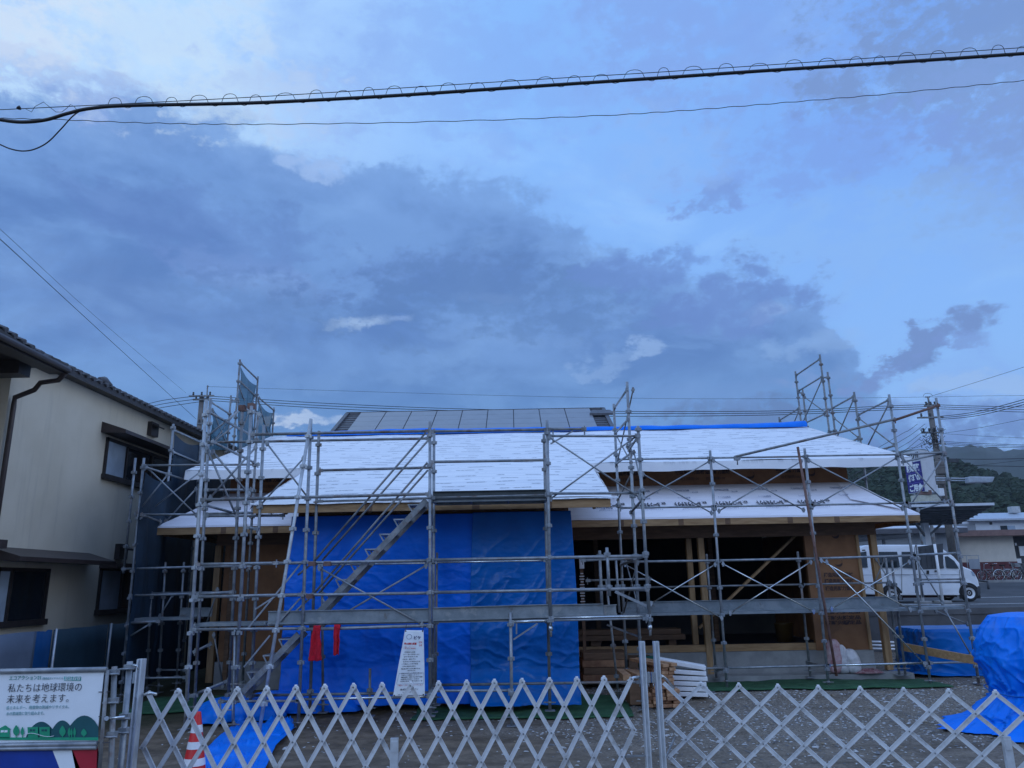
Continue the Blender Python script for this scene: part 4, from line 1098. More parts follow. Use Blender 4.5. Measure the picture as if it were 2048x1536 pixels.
mb = MB(); mb.box(HX, HX + .45, 11.3, 12.1, 2.62, 2.75); mb.build('window_hood', brown_m, nb)
for p_ in [(302, 858), (238, 1102)]:
    q = atX(*p_, HX); mb = MB(); mb.box(HX, HX + .10, q.y - .18, q.y + .18, q.z - .17, q.z + .14); mb.bar((HX + .1, q.y, q.z + .08), (HX + .24, q.y, q.z + .02), .30, .03); mb.build('vent_hood', darkbr, nb)

# fence panels between the lots
fn_ = thing('boundary_fence', 'grey blue boundary fence panels with one bright blue strip below the cream house', 'fence', (-7.9, 14, 0))
FX = -7.95
yA, yB, yC, yD = atX(0, 1262, FX).y, atX(74, 1255, FX).y, atX(107, 1252, FX).y, atX(216, 1247, FX).y
ftop = 1.33
for a, b, m_, nm in ((7.5, yB, fence_a, 'panel'), (yB + .004, yC - .02, fence_b, 'panel'), (yC + .03, yD, fence_c, 'panel'), (yD + .05, 19.0, fence_c, 'panel')):
    mb = MB()
    mb.grid(lambda u, v: (FX + .004 * math.sin(u * (b - a) * 8), a + (b - a) * u, ftop * (1 - v) + .02 * fbm((u * 3, 0, a), 1, 2) * (1 - v)), 60, 4)
    solid(mb.build(nm, m_, fn_), .01, 0)
for y in (yC, yD + .02):
    mb = MB(); mb.tube([(FX + .06, y, 0), (FX + .06, y, ftop + .02)], .022, 8); mb.build('post', alu_b, fn_)

# ================================================================== FRONT GATES
def lattice(name, pk0, pk1, ztop, ncell, nrow, hz, label):
    a, b = atZ(*pk0, ztop), atZ(*pk1, ztop)
    root = thing(name, label, 'gate', ((a.x + b.x) / 2, (a.y + b.y) / 2, 0), 'folding lattice gates across the lot front')
    d = (b - a) / ncell
    nrm = Vector((d.y, -d.x, 0)).normalized()
    if nrm.y > 0: nrm = -nrm
    P = lambda i, r, off: a + d * (i + r * .5) + Vector((0, 0, -hz * r)) + nrm * off
    h = lambda i: Vector((0, 0, 0))
    def bar(i0, r0, i1, r1, off):
        p = a + d * i0 + Vector((0, 0, -hz * r0)) + nrm * off; q = a + d * i1 + Vector((0, 0, -hz * r1)) + nrm * off
        ax = (q - p).normalized(); p -= ax * .012; q += ax * .012
        mb = MB(); mb.bar(p, q, .030, .014, nrm)
        sdv = ax.cross(nrm).normalized()
        for s_ in (-1, 1): mb.bar(p + sdv * s_ * .0125 + nrm * .006, q + sdv * s_ * .0125 + nrm * .006, .005, .012, nrm)
        if off > 0:
            r_ = math.ceil(r0 - 1e-6)
            while r_ <= r1 + 1e-6:
                w = a + d * (i0 + (i1 - i0) * (r_ - r0) / (r1 - r0)) + Vector((0, 0, -hz * r_))
                mb.tube([w + nrm * .0165, w + nrm * .0235], .006, 7, True, 1); r_ += 1
        mb.build('lattice_bar', [alu, steel_d], root)
    half = nrow / 2.0
    for i in range(-int(nrow / 2) - 1, ncell + 1):          # bars running down to the right, at the back
        i0, r0, i1, r1 = i, 0, i + half, nrow
        if i0 < 0: r0 = -2 * i0; i0 = 0
        if i1 > ncell: r1 = r0 + 2 * (ncell - i0); i1 = ncell
        if r1 - r0 >= 1 and r0 < nrow: bar(i0, r0, i1, r1, -.010)
    for i in range(0, ncell + int(nrow / 2) + 1):           # bars running down to the left, in front
        i0, r0, i1, r1 = i, 0, i - half, nrow
        if i0 > ncell: r0 = 2 * (i0 - ncell); i0 = ncell
        if i1 < 0: r1 = r0 + 2 * i0; i1 = 0
        if r1 - r0 >= 1 and r0 < nrow: bar(i0, r0, i1, r1, .010)
    for j in range(1, ncell):
        p = a + d * j
        kb_ = MB(); kb_.tube([p - nrm * .022, p + nrm * .018], .022, 9); kb_.tube([p + Vector((0, 0, .012)), p + Vector((0, 0, .028))], .011, 7); kb_.build('top_knob', alu, root)
    return root, a, b, d, nrm
gl, ga, gb, gd, gn = lattice('lattice_gate', (296, 1386.5), (1262, 1357.5), 1.24, 17, 6, .178, 'left folding aluminium lattice gate with narrow steep diamonds')
gr, ha, hb, hd, hn = lattice('lattice_gate', (1329, 1368), (2190, 1393), 1.10, 10, 6, .143, 'right folding aluminium lattice gate stretched into wide flat diamonds')
for root, i, a, d, zt in ((gl, 8.5, ga, gd, 1.24 - .356 * .98), (gr, 8, ha, hd, 1.10 - .143 * 2)):
    p = a + d * i
    mb = MB(); mb.box(p.x - .028, p.x + .028, p.y - .05, p.y - .02, .08, zt); mb.box(p.x - .02, p.x + .02, p.y - .056, p.y - .05, zt - .09, zt - .02)
    for s_ in (-1, 1): mb.tube([(p.x, p.y - .035 + s_ * .16, .045), (p.x + .03, p.y - .035 + s_ * .16, .045)], .045, 12)
    mb.bar((p.x, p.y - .2, .09), (p.x, p.y + .14, .09), .04, .03)
    mb.build('caster_leg', alu_b, root)
def gatepost(pt, Y, side, root):
    p = at(*pt, Y)
    mb = MB()
    w, dp = .019, .024
    mb.box(p.x - w, p.x + w, p.y - dp, p.y - dp + .008, .02, p.z)          # channel section
    mb.box(p.x - w, p.x - w + .010, p.y - dp - .022, p.y - dp - .0005, .02, p.z - .001)
    mb.box(p.x + w - .010, p.x + w, p.y - dp - .022, p.y - dp - .0005, .02, p.z - .001)
    mb.box(p.x - w - .0015, p.x + w + .0015, p.y - dp + .0085, p.y + dp, .02, p.z - .002)
    for z in (p.z - .25, p.z - .45, p.z - .8): mb.tube([(p.x, p.y - dp - .001, z), (p.x, p.y - dp - .008, z)], .010, 8)
    o = mb.build('gate_post', alu_b, root)
    m2 = MB(); zc = at(pt[0], 1357, Y).z
    x0, x1 = (p.x + w + .002, p.x + w + .030) if side > 0 else (p.x - w - .030, p.x - w - .002)
    m2.box(x0, x1, p.y - .02, p.y + .02, zc - .03, zc + .045); m2.tube([((x0 + x1) / 2, p.y, zc - .03), ((x0 + x1) / 2, p.y, zc - .06)], .006, 6)
    m2.build('latch', steel_b, o)
    return p
gp = gb.y + .02
pa = gatepost((1283, 1282), gp, 1, gl); pb = gatepost((1311, 1282), gp, -1, gr)
pc = gatepost((285, 1317), ga.y, -1, gl)
for root, p, q in ((gl, (pa.x - .03, pa.y, at(1283, 1354, gp).z), gb + gd * -.15 + Vector((0, 0, -.02))), (gr, (pb.x + .03, pb.y, at(1311, 1352, gp).z), ha + hd * .25 + Vector((0, 0, -.03))),
                   (gl, (pc.x + .03, pc.y, at(285, 1390, ga.y).z), ga + gd * .3 + Vector((0, 0, -.01)))):
    mb = MB(); mb.tube([p, (Vector(p) + Vector(q)) / 2 + Vector((0, 0, .012)), q], .011, 7); mb.build('hinge_arm', steel_b, root)
for z in (.70, .42):
    for root, p, q in ((gl, (pa.x - .02, pa.y, z), (gb.x - .12, gb.y, z)), (gr, (pb.x + .02, pb.y, z - .02), (ha.x + .06, ha.y, z - .02)), (gl, (pc.x + .02, pc.y, z), (ga.x + .07, ga.y, z))):
        mb = MB(); mb.bar(p, q, .012, .012); mb.build('hinge_rod', steel_d, root)

# ================================================================== SIGN PANELS AT THE LEFT
sg = thing('site_sign', 'white green and blue site sign banner laced into a steel pipe frame at the left', 'sign', (-3, 5.2, 0))
SY = 5.2
tr, br = at(211, 1345, SY), at(197, 1482, SY)
SX0 = -3.75; SX1 = tr.x - .01
zt, zb = 1.455, 1.045
mb = MB(); mb.box(SX0, SX1, SY, SY + .006, zb, zt); pn = mb.build('panel', sgn_w, sg)
yq = SY - .003
fx = lambda px, py: at(px, py, yq)
def flat(name, pts, mt, off, parent=pn):
    q = [fx(*p) for p in pts]
    mb = MB(); n = len(q)
    mb.prism([(p.x, yq - off, p.z) for p in q], (0, .0015, 0)); return mb.build(name, mt, parent)
V = lambda u, v: (u * 220 / 1640, 1330 + v * 206 / 1536)
def hill(x0, x1, top, base, k=12):
    return [V(x0, base)] + [V(x0 + (x1 - x0) * i / k, base - (base - top) * math.sin(PI * (i / k)) ** .75) for i in range(1, k)] + [V(x1, base)]
flat('printed_hills', hill(380, 850, 845, 1090), sgn_d, .000)
flat('printed_hills', hill(730, 1130, 825, 1090), sgn_d, .0016)
flat('printed_hills', hill(960, 1560, 752, 1090)[:-3] + [V(1470, 920), V(1470, 1090)], sgn_d, .0032)
flat('printed_meadow', [V(-900, 1078), V(1470, 1078), V(1470, 1122), V(-900, 1110)], sgn_g, .0050)
flat('printed_house', [V(0, 1090), V(0, 960), V(-25, 955), V(85, 897), V(165, 955), V(150, 962), V(150, 1090)], sgn_g, .0050)
for u in (20, 75): flat('printed_window', [V(u, 1005), V(u, 972), V(u + 45, 968), V(u + 45, 1000)], sgn_w, .0066)
for u0, u1 in ((430, 575), (605, 750)):
    flat('printed_house', [V(u0, 1085), V(u0 - 12, 925), V(u1, 920), V(u1, 1085)], sgn_g, .0066)
    for k in (0, 1): flat('printed_window', [V(u0 + 25 + k * 45, 985), V(u0 + 25 + k * 45, 955), V(u0 + 58 + k * 45, 955), V(u0 + 58 + k * 45, 985)], sgn_d, .0082)
def ptree(u, top, base, w):
    k = 10; pts = []
    for i in range(k + 1):
        t = i / k; r = w * math.sin(PI * min(1, t * .93 + .03)) ** .8 * (.55 + .45 * t)
        pts.append((u + r, top + (base - 30 - top) * t))
    pts += [(u + 6, base - 30), (u + 6, base), (u - 6, base), (u - 6, base - 30)] + [(2 * u - x, y) for x, y in pts[::-1]]
    flat('printed_tree', [V(*p) for p in pts], sgn_g, .0066)
for t_ in ((250, 897, 1080, 58), (342, 920, 1080, 30), (940, 905, 1085, 60), (1040, 930, 1085, 28), (1075, 945, 1085, 20), (1120, 930, 1085, 25), (1258, 950, 1085, 52)): ptree(*t_)
mb = MB(); pts = []
for i in range(25):
    t = i / 24; u = 370 + 450 * t; v = 1035 + (-22 * math.sin(PI * min(1, t * 2)) if t < .5 else 28 * math.sin(PI * (t - .5) * 1.6))
    q = fx(*V(u, v)); pts.append((q.x, yq - .0115, q.z))
mb.tube(pts, .0016, 5); mb.build('printed_ribbon', sgn_w, pn)
Rv, Uv = (1, 0, 0), (0, 0, 1)
def stext(body, u0, v0, u1, size_px, mt, bold=0.0):
    a, b = fx(*V(u0, v0)), fx(*V(u1, v0)); h = (size_px * 206 / 1536) * SY / 1560
    return text(body, pn, mt, (a.x, yq - .001, a.z), Rv, Uv, h, width=(b.x - a.x), depth=.0008, bold=bold)
stext('エコアクション21', 130, 222, 598, 66, ink_g)
stext('(環境省ガイドライン)', 625, 215, 935, 34, ink_gl)
flat('printed_badge', [V(955, 172), V(1205, 172), V(1205, 234), V(955, 234)], mat('badge_green', (.08, .42, .38), .5), .0)
stext('認証取得', 965, 226, 1195, 60, sgn_w).location = (0, -.002, 0)
stext('私たちは地球環境の', 110, 398, 1205, 128, ink, -.0006)
stext('未来を考えます。', 90, 562, 1010, 128, ink, -.0006)
stext('省エネルギー、廃棄物の削減やリサイクル、', 88, 660, 1025, 52, ink_gl)
stext('水の節減等に取り組みます。', 88, 748, 655, 52, ink_gl)
mb = MB(); mb.box(SX0, SX1 - .01, SY + .002, SY + .008, .30, 1.005); p2 = mb.build('panel', sgn_b, sg)
def poly2(px, mt, off):
    q = [at(*p, SY) for p in px]; mb = MB(); mb.prism([(p.x, SY - off, p.z) for p in q], (0, .0015, 0)); mb.build('stripe', mt, p2)
poly2([(102, 1492), (141, 1492), (235, 1720), (190, 1720)], sgn_w, .001)
poly2([(142, 1492), (195, 1492), (188, 1720), (236, 1720)], sgn_r, .002)
mb = MB()
mb.tube([(SX0, SY - .005, zt + .014), (SX1 + .02, SY - .005, zt + .014)], .0165, 10)
mb.tube([(SX0, SY - .005, zb - .012), (SX1 + .01, SY - .005, zb - .012)], .016, 10); mb.tube([(SX0, SY - .012, zb - .030), (SX1 + .01, SY - .012, zb - .034)], .012, 8)
mb.build('frame_pipe', steel, sg)
mb = MB(); a, b = at(215, 1340, SY), at(194, 1560, SY); mb.tube([(a.x, SY, a.z), (b.x + .01, SY, b.z)], .012, 8); mb.build('frame_pipe', steel_d, sg)
for v_ in (400, 768, 1158):
    q = fx(*V(1520, v_)); mb = MB(); mb.tube([(q.x - .02, SY - .006, q.z), (q.x + .05, SY - .006, q.z)], .0025, 5); mb.build('cord', ink, sg)
def spipe(nm, label, a, b, Y, r, mt, clamps=()):
    p, q = at(*a, Y), at(*b, Y); k = (q.z - 0) / (p.z - q.z); e = q + (q - p) * k
    root = thing('frame_post', label, 'post', (e.x, e.y, 0))
    mb = MB(); mb.tube([(e.x, e.y, .0), p], r, 12); mb.build('pipe', mt, root)
    for c in clamps:
        w = p.lerp(q, (c - a[1]) / (b[1] - a[1])); mb = MB(); mb.box(w.x - r * 1.45, w.x + r * 1.45, w.y - .026, w.y + .026, w.z - .016, w.z + .016); mb.tube([(w.x - .05, w.y - .035, w.z - .01), (w.x + .05, w.y - .035, w.z - .01)], .007, 6); mb.build('clamp', steel, root)
    return root
spipe('a', 'dark steel pipe with clamps standing right beside the site sign', (229, 1333), (222, 1536), SY + .05, .017, steel_d, (1344, 1402, 1470))
spipe('b', 'round galvanised pipe between the sign frame and the gate hinge post', (260, 1323), (241, 1536), SY + .18, .019, steel, (1334, 1434, 1462))
mb = MB(); mb.tube([at(214, 1437, SY), at(250, 1434, SY)], .009, 7); mb.tube([at(213, 1437, SY - .03), at(213, 1437, SY + .05)], .014, 8); mb.build('coupling_rod', steel_b, sg)
mb = MB(); mb.tube([at(263, 1330, SY + .14), at(274, 1331, SY + .14), at(276, 1340, SY + .14)], .005, 6); tag(mb.build('wire_hook', steel_b), 'small bright wire hook joining the round pipe to the gate', 'hook')

# ================================================================== SMALL THINGS ON THE LOT
cn = thing('traffic_cone', 'red and white striped traffic cone behind the left lattice gate', 'cone', (at(382, 1560, 8.7).x, 8.75, 0))
cx, cy = ORG[cn.name].x, ORG[cn.name].y
mb = MB(); mb.box(cx - .19, cx + .19, cy - .19, cy + .19, 0, .035); bevel(mb.build('base', red_c, cn), .01)
prof = [(.135, .035), (.131, .055), (.032, .68), (.027, .70), (.0, .702)]
mb = MB(); mb.lathe((cx, cy, 0), prof, 28); mb.build('body', red_c, cn)
for z0, z1 in ((.50, .575), (.345, .415), (.185, .255), (.07, .11)):
    rr = lambda z: .131 - (z - .055) * (.099 / .625) + .0025
    mb = MB(); mb.lathe((cx, cy, 0), [(rr(z0), z0), (rr(z1), z1)], 28); mb.build('reflective_band', white_r, cn)

# towels drying on the scaffold pipe
def towel(px0, px1, top, bot, label, seed, taper):
    q0, q1 = at(px0, top, FY - .03), at(px1, top, FY - .03); zb_ = at((px0 + px1) / 2, bot, FY - .03).z
    zt_ = q0.z
    def fn(u, v):
        if v < .12:
            a_ = PI * v / .12; y = FY + .03 * math.cos(a_) ; z = zt_ + .03 * math.sin(a_)
        else:
            k = (v - .12) / .88; y = FY - .034 - .02 * fbm((u * 2, k * 2, seed), 1, 3) - .018 * math.sin(u * 9 + seed) * min(1, k * 3); z = zt_ - (zt_ - zb_) * k + .02 * fbm((u * 2, 0, seed), 1, 2) * k
        w = 1 + taper * max(0, v - .12)
        return (q0.x + (q1.x - q0.x) * (.5 + (u - .5) * w) + .01 * fbm((v * 4, seed, 0), 1, 2), y, z)
    o = MB().grid(fn, 24, 40).build('towel', red_t); solid(o, .012, 0)
    tag(o, label, 'towel')
towel(626, 640, 1256, 1321, 'wide red towel hanging over the scaffold pipe by the stair foot', 1, .9)
towel(668, 680, 1254, 1310, 'narrow red towel hanging over the scaffold pipe, right of the wide one', 4, -.15)

# banner with the load notice
bn = thing('notice_banner', 'long white notice banner with small print tied to the scaffold beside the middle post', 'banner', (-1.4, FY, .3))
B = [at(810, 1260, FY - .06), at(847, 1261, FY - .06), at(850, 1391, FY - .06), at(786, 1393, FY - .06)]
def bfn(u, v, off=0.0):
    p = B[0].lerp(B[1], u).lerp(B[3].lerp(B[2], u), v)
    w = .016 * math.sin(u * 5 + v * 2) + .012 * fbm((u * 2, v * 4, 3), 1.2, 3) + .03 * max(0, u - .72) * (1 - v) * 2
    return Vector((p.x, p.y - w - off, p.z))
o = MB().grid(bfn, 20, 50).build('cloth', sgn_w, bn)
solid(o, .003, 1)
def blines(body, u0, u1, v, h, mt, bold=0.0):
    """lettering bent onto the hanging cloth"""
    cu = bpy.data.curves.new('l', 'FONT'); cu.body = body; cu.size = 1; cu.offset = bold; cu.resolution_u = 2
    tmp = bpy.data.objects.new('l', cu); COL.objects.link(tmp); dg = bpy.context.evaluated_depsgraph_get(); dg.update()
    me = bpy.data.meshes.new_from_object(tmp.evaluated_get(dg)); bpy.data.objects.remove(tmp)
    if not me.vertices: return
    xs = [p.co.x for p in me.vertices]; ys = [p.co.y for p in me.vertices]
    for p in me.vertices:
        u = u0 + (u1 - u0) * (p.co.x - min(xs)) / (max(xs) - min(xs)); v_ = v - h * (p.co.y - min(ys)) / max(1e-6, (max(ys) - min(ys)))
        p.co = bfn(u, v_, .006) - ORG[bn.name]
    me.materials.clear(); me.materials.append(mt)
    ob = bpy.data.objects.new('lettering', me); COL.objects.link(ob); ob.parent = bn; ORG[ob.name] = ORG[bn.name]
blines('ビケ', .52, .86, .14, .055, mat('navy_ink', (.01, .02, .11), .6), .03)
blines('最大積載荷重', .08, .66, .225, .035, ink_r, .03)
blines('1スパン 400kg', .10, .62, .29, .018, ink_r, .02); blines('1層 1スパン', .10, .62, .265, .014, ink_r)
blines('足場', .76, .92, .20, .03, ink_r); blines('注意', .76, .92, .245, .03, ink_r)
rows = ['作業前の点検', '手すり・筋かい等の取外し禁止', '昇降階段を使用', '1 開口部、端部の養生', '墜落制止用器具の使用', '2 作業床上の資材整理', '足場の無断改造禁止', '強風時は作業中止']
for i, r_ in enumerate(rows): blines(r_, .12 if i % 2 else .16, .62 + .26 * ((i * 37) % 10) / 10, .345 + i * .036, .019, ink, .012)
blines('連絡先', .36, .66, .625, .018, ink)
for i, r_ in enumerate(['異常を発見した場合は直ちに', '下記へご連絡ください', '電話 受付時間', '点検者の氏名と点検日', '足場の組立て等作業主任者']): blines(r_, .16, .92 - .12 * (i % 2), .665 + i * .030, .018, ink, .01)
blines('ご理解とご協力をお願いいたします', .08, .94, .845, .018, ink_r, .0)
blines('株式会社ダイサン', .20, .78, .915, .030, ink, .015); blines('住宅足場 施工', .28, .60, .95, .018, ink); blines('本社', .14, .34, .98, .015, ink)
mb = MB()
for k in range(20):
    a_ = 2 * PI * k / 20; b_ = 2 * PI * (k + 1) / 20
    mb.tube([bfn(.28 + .13 * math.cos(a_), .10 - .036 * math.sin(a_), .005), bfn(.28 + .13 * math.cos(b_), .10 - .036 * math.sin(b_), .005)], .003, 4)
for (u0, v0), (u1, v1) in (((.08, .655), (.97, .655)), ((.97, .655), (.97, .815)), ((.97, .815), (.05, .815)), ((.05, .815), (.08, .655))): mb.tube([bfn(u0, v0, .005), bfn(u1, v1, .005)], .0016, 4)
mb.build('printed_outline', ink_f, bn)
for u, v in ((.05, .015), (.95, .01), (.04, .985), (.95, .985)):
    p = bfn(u, v, .004); mb = MB(); mb.tube([p, p + Vector((0, -.004, 0))], .011, 10); mb.build('eyelet', ink, bn)
mb = MB(); mb.tube([bfn(.05, .015, .004), at(812, 1254, FY - .04), at(813, 1249, FY - .03)], .004, 5); mb.tube([bfn(.95, .01, .004), at(848, 1250, FY - .04)], .004, 5); mb.build('cord', ink, bn)

# blue tarps lying about
def lump(name, c, r, prof, mt, label, seed, wr=.10, n=96, m=60, sq=1.0, cz=.05):
    """draped sheet over something: closed at the top, spreading at the foot"""
    cx_, cy_ = c
    def fn(u, v):
        a_ = 2 * PI * u
        rr, z = prof(v)
        ca, sa = math.cos(a_), math.sin(a_)
        e = (abs(ca) ** (2 / sq) + abs(sa) ** (2 / sq)) ** (-sq / 2) if sq != 1 else 1
        wv = fbm((ca * 1.6, sa * 1.6, z * 1.1 + seed), 1.3, 4) * wr + .5 * wr * fbm((ca * 4, sa * 4, z * .6 + seed), 1.2, 3) * v
        cr = (1 - abs(math.sin(a_ * 9 + 3.5 * fbm((ca, sa, z * 1.4 + seed), 1.2, 3)))) ** 3 + .7 * (1 - abs(math.sin(z * 9 + a_ * 3 + 4 * fbm((ca * 1.3, sa * 1.3, z + seed + 3), 1.3, 3)))) ** 3
        k = rr * e * (1 + wv * (.35 + v) + cz * cr * (.3 + v))
        g0 = gz(cx_, cy_)
        return (cx_ + r[0] * ca * k, cy_ + r[1] * sa * k, max(g0 + .02, z + .05 * fbm((ca * 2, sa * 2, v * 3 + seed), 1.2, 3) * v + g0))
    o = MB().grid(fn, n, m).build(name, mt)
    return tag(o, label, 'tarp')
def P1(v):      # tall covered machine
    pts = [(0, 0, 1.44), (.10, .30, 1.45), (.20, .50, 1.41), (.30, .60, 1.27), (.48, .72, .90), (.60, .68, .62), (.70, .62, .46), (.76, .66, .36), (.86, .84, .14), (.95, 1.04, .05), (1, 1.10, .02)]
    for a_, b_ in zip(pts, pts[1:]):
        if v <= b_[0]:
            t = (v - a_[0]) / (b_[0] - a_[0]); t = t * t * (3 - 2 * t) * .4 + t * .6
            return a_[1] + (b_[1] - a_[1]) * t, a_[2] + (b_[2] - a_[2]) * t
    return pts[-1][1], pts[-1][2]
mc = at(2100, 1400, 10.9)
lump('covered_machine', (mc.x + .02, 10.9), (1.16, .95), P1, tarp_l, 'tall blue tarp tied around a covered machine at the right edge of the lot', 2, .16, 220, 150, 1.0, .085)
mb = MB(); pts = []
for k in range(33):
    a_ = 2 * PI * k / 32; pts.append((mc.x + .02 + 1.16 * .66 * math.cos(a_) * 1.02, 10.9 +   .95 * .66 * math.sin(a_) * 1.02, .47 + .03 * math.sin(a_ * 3)))
mb.tube(pts, .009, 5); tag(mb.build('tie_rope', tarp_d), 'thin blue rope tied round the tall covered machine', 'rope')
def P2(v):
    pts = [(0, 0, .86), (.25, .70, .86), (.36, .95, .85), (.42, .985, .79), (.75, 1.0, .26), (.88, 1.04, .05), (1, 1.16, .02)]
    for a_, b_ in zip(pts, pts[1:]):
        if v <= b_[0]:
            t = (v - a_[0]) / (b_[0] - a_[0]); return a_[1] + (b_[1] - a_[1]) * t, a_[2] + (b_[2] - a_[2]) * t
    return pts[-1][1], pts[-1][2]
sc_ = at(1960, 1300, 16.0)
lump('covered_stack', (9.45, 16.3), (1.62, .75), P2, tarp_d, 'long low blue tarp covering a stack in front of the retaining wall', 6, .06, 240, 110, .35, .022)
def flatsheet(name, outline, mt, label, seed, nu=70, nv=50, amp=.05, lift=0.0):
    q = [atZ(*p, .05) for p in outline]
    def fn(u, v):
        k = len(q) // 2; lft = q[:k]; rgt = q[k:][::-1]
        def along(l, t):
            t *= len(l) - 1; i = min(int(t), len(l) - 2); return l[i].lerp(l[i + 1], t - i)
        p = along(lft, v).lerp(along(rgt, v), u)
        w = fbm((p.x * 1.6, p.y * 1.6, seed), 1.4, 4)
        r_ = 1 - abs(math.sin(p.x * 3.2 - p.y * 4 + 2 * w))
        return (p.x, p.y, .035 + amp * min(1, 6 * min(u, 1 - u, v, 1 - v) + .15) * (max(0, w) + .9 * r_ ** 4) + lift * math.sin(PI * u) + .02)
    o = MB().grid(fn, nu, nv).build(name, mt); solid(o, .004, 1)
    return tag(o, label, 'tarp')
flatsheet('ground_tarp', [(478, 1440), (430, 1480), (400, 1512), (396, 1560), (500, 1600), (530, 1540), (552, 1490), (590, 1455)], tarp_l, 'crumpled bright blue tarp spread flat on the ground behind the left gate', 4, amp=.07)
flatsheet('ground_tarp', [(545, 1440), (522, 1452), (515, 1470), (560, 1472), (588, 1455), (586, 1438)], tarp_l, 'folded corner of blue tarp beside the raking prop foot', 9, 40, 20, .10)
def P3(v):
    r_ = math.sin(v * PI / 2) ** .7; z = .34 * math.cos(v * PI / 2) ** .8; return r_, z
b3 = atZ(462, 1440, .05)
lump('tarp_bundle', (b3.x - .02, b3.y + .25), (.62, .42), P3, tarp_l, 'bunched blue tarp heap on the ground below the left tower', 12, .22, 70, 30)
b4 = atZ(590, 1425, .05)
lump('tarp_bundle', (b4.x, b4.y + .1), (.95, .30), P3, tarp, 'dark folds of blue tarp gathered along the foot of the left wall tarp', 17, .25, 80, 26)
# frame of pipes lying by the bundle
mb = MB(); mb.tube([at(441, 1440, 11.6), at(441, 1404, 11.6), at(465, 1404, 11.6), at(465, 1440, 11.6)], .012, 6); mb.tube([at(441, 1420, 11.6), at(465, 1420, 11.6)], .01, 6)
tag(mb.build('pipe_stand', steel), 'small bent pipe stand over the blue tarp heap', 'stand')

# timber and boards
def piece(name, x0, x1, y0, y1, z0, z1, mt, rot=0.0, bev=.004):
    c = Vector(((x0 + x1) / 2, (y0 + y1) / 2, z0))
    mb = MB(); mb.box(x0, x1, y0, y1, z0, z1); o = mb.build(name, mt, None, c); o.rotation_euler.z = rot
    return bevel(o, bev, 1)
random.seed(5)
tb = atZ(1300, 1415, .05); tx = at(1292, 1380, 12.9)
X0s = at(1293, 1400, 12.9).x; col_w, row_h = .098, .052
k = 0
for r_ in range(11):
    ncol = 5 if r_ < 5 else (4 if r_ < 8 else 3)
    for c_ in range(ncol):
        k += 1
        x = X0s + (0 if r_ < 5 else .02 * (r_ - 4)) + c_ * (col_w + .006) + random.uniform(-.006, .006)
        if r_ >= 8: x += .06
        yoff = random.uniform(-.05, .06)
        if c_ < 1 and r_ > 3: yoff += .25
        z0 = .04 + r_ * (row_h + .002)
        o = piece('timber_offcut', x, x + col_w * random.choice((1, 1, .97)), 12.9 + yoff, 13.9 + yoff * .4, z0, z0 + row_h - .002, wood_r if (r_ * 3 + c_) % 4 else wood_t, random.uniform(-.03, .03))
        tag(o, 'sawn timber offcut with its reddish end showing in the pile behind the right gate post', 'timber', 'timber offcuts piled behind the gate posts')
for i, (dx_, a_) in enumerate(((.10, .32), (.21, .36))):
    z0 = .04 + 11 * (row_h + .002) + .01 * i
    tag(piece('timber_board', X0s + dx_, X0s + dx_ + .11, 12.85, 14.0, z0, z0 + .05, wood_t, a_), ('pale board lying askew on top of the timber pile', 'second pale board askew on the timber pile, nearer the white boards')[i], 'timber')
for i, (px, w_) in enumerate(((1243, .13), (1266, .2))):
    q = at(px, 1352, 13.2); z0 = q.z - .05
    tag(piece('timber_block', q.x, q.x + w_, 13.0, 13.9, z0, z0 + .09, wood_t, .1 * i), ('short orange timber block end left of the gate posts', 'timber block pair end just left of the gate post')[i], 'timber')
q = at(1256, 1400, 13.2)
tag(piece('timber_trestle', q.x + .02, q.x + .26, 13.1, 13.6, .06, .45, wood_d, 0), 'dark timber trestle under the orange block ends', 'trestle')
for r_ in range(4):
    a_, b_ = at(1158, 1310, 15.45), at(1238, 1310, 15.45)
    z0 = .22 + r_ * .125
    tag(piece('house_beam', a_.x + .0 + .02 * (r_ % 2), b_.x + .07 * (r_ % 2), 14.7, 15.5, z0, z0 + .118, wood_d if r_ % 2 else wood_r), ['lowest dark beam of the stack right of the blue tarp', 'second beam up in the stack right of the blue tarp', 'third beam up in the stack right of the blue tarp', 'top beam of the stack right of the blue tarp'][r_], 'beam', 'beams stacked under the open wing')
tag(piece('house_beam', at(1250, 1300, 15.3).x, at(1300, 1300, 15.3).x, 14.9, 15.5, .22, .60, wood_d), 'short dark beam block standing behind the gate posts', 'beam')
for r_ in range(2):
    a_, b_ = at(1148, 1260, 16.6), at(1366 - 8 * r_, 1260, 16.6); z0 = .80 + r_ * .11
    tag(piece('floor_beam', a_.x, b_.x, 16.4, 16.9, z0, z0 + .10, wood_d), ('lower long brown beam stored inside the open wing', 'upper long brown beam stored inside the open wing')[r_], 'beam')
tag(piece('beam_rest', at(1180, 1285, 16.6).x, at(1200, 1285, 16.6).x, 16.45, 16.85, .603, .797, wood_d), 'short bearer under the long beams inside the open wing', 'bearer')
tag(piece('beam_rest', at(1335, 1285, 16.6).x, at(1350, 1285, 16.6).x, 16.45, 16.85, .603, .797, wood_d), 'bearer under the right end of the long beams indoors', 'bearer')
wb = ['bottom white siding board of the stack right of the timber pile', 'second white siding board from the bottom of the stack', 'middle white siding board of the stack', 'white siding board below the tilted ones', 'tilted white siding board second from the top', 'topmost tilted white siding board with a green end behind']
wx0, wx1 = at(1322, 1360, 13.6).x, at(1413, 1360, 13.6).x
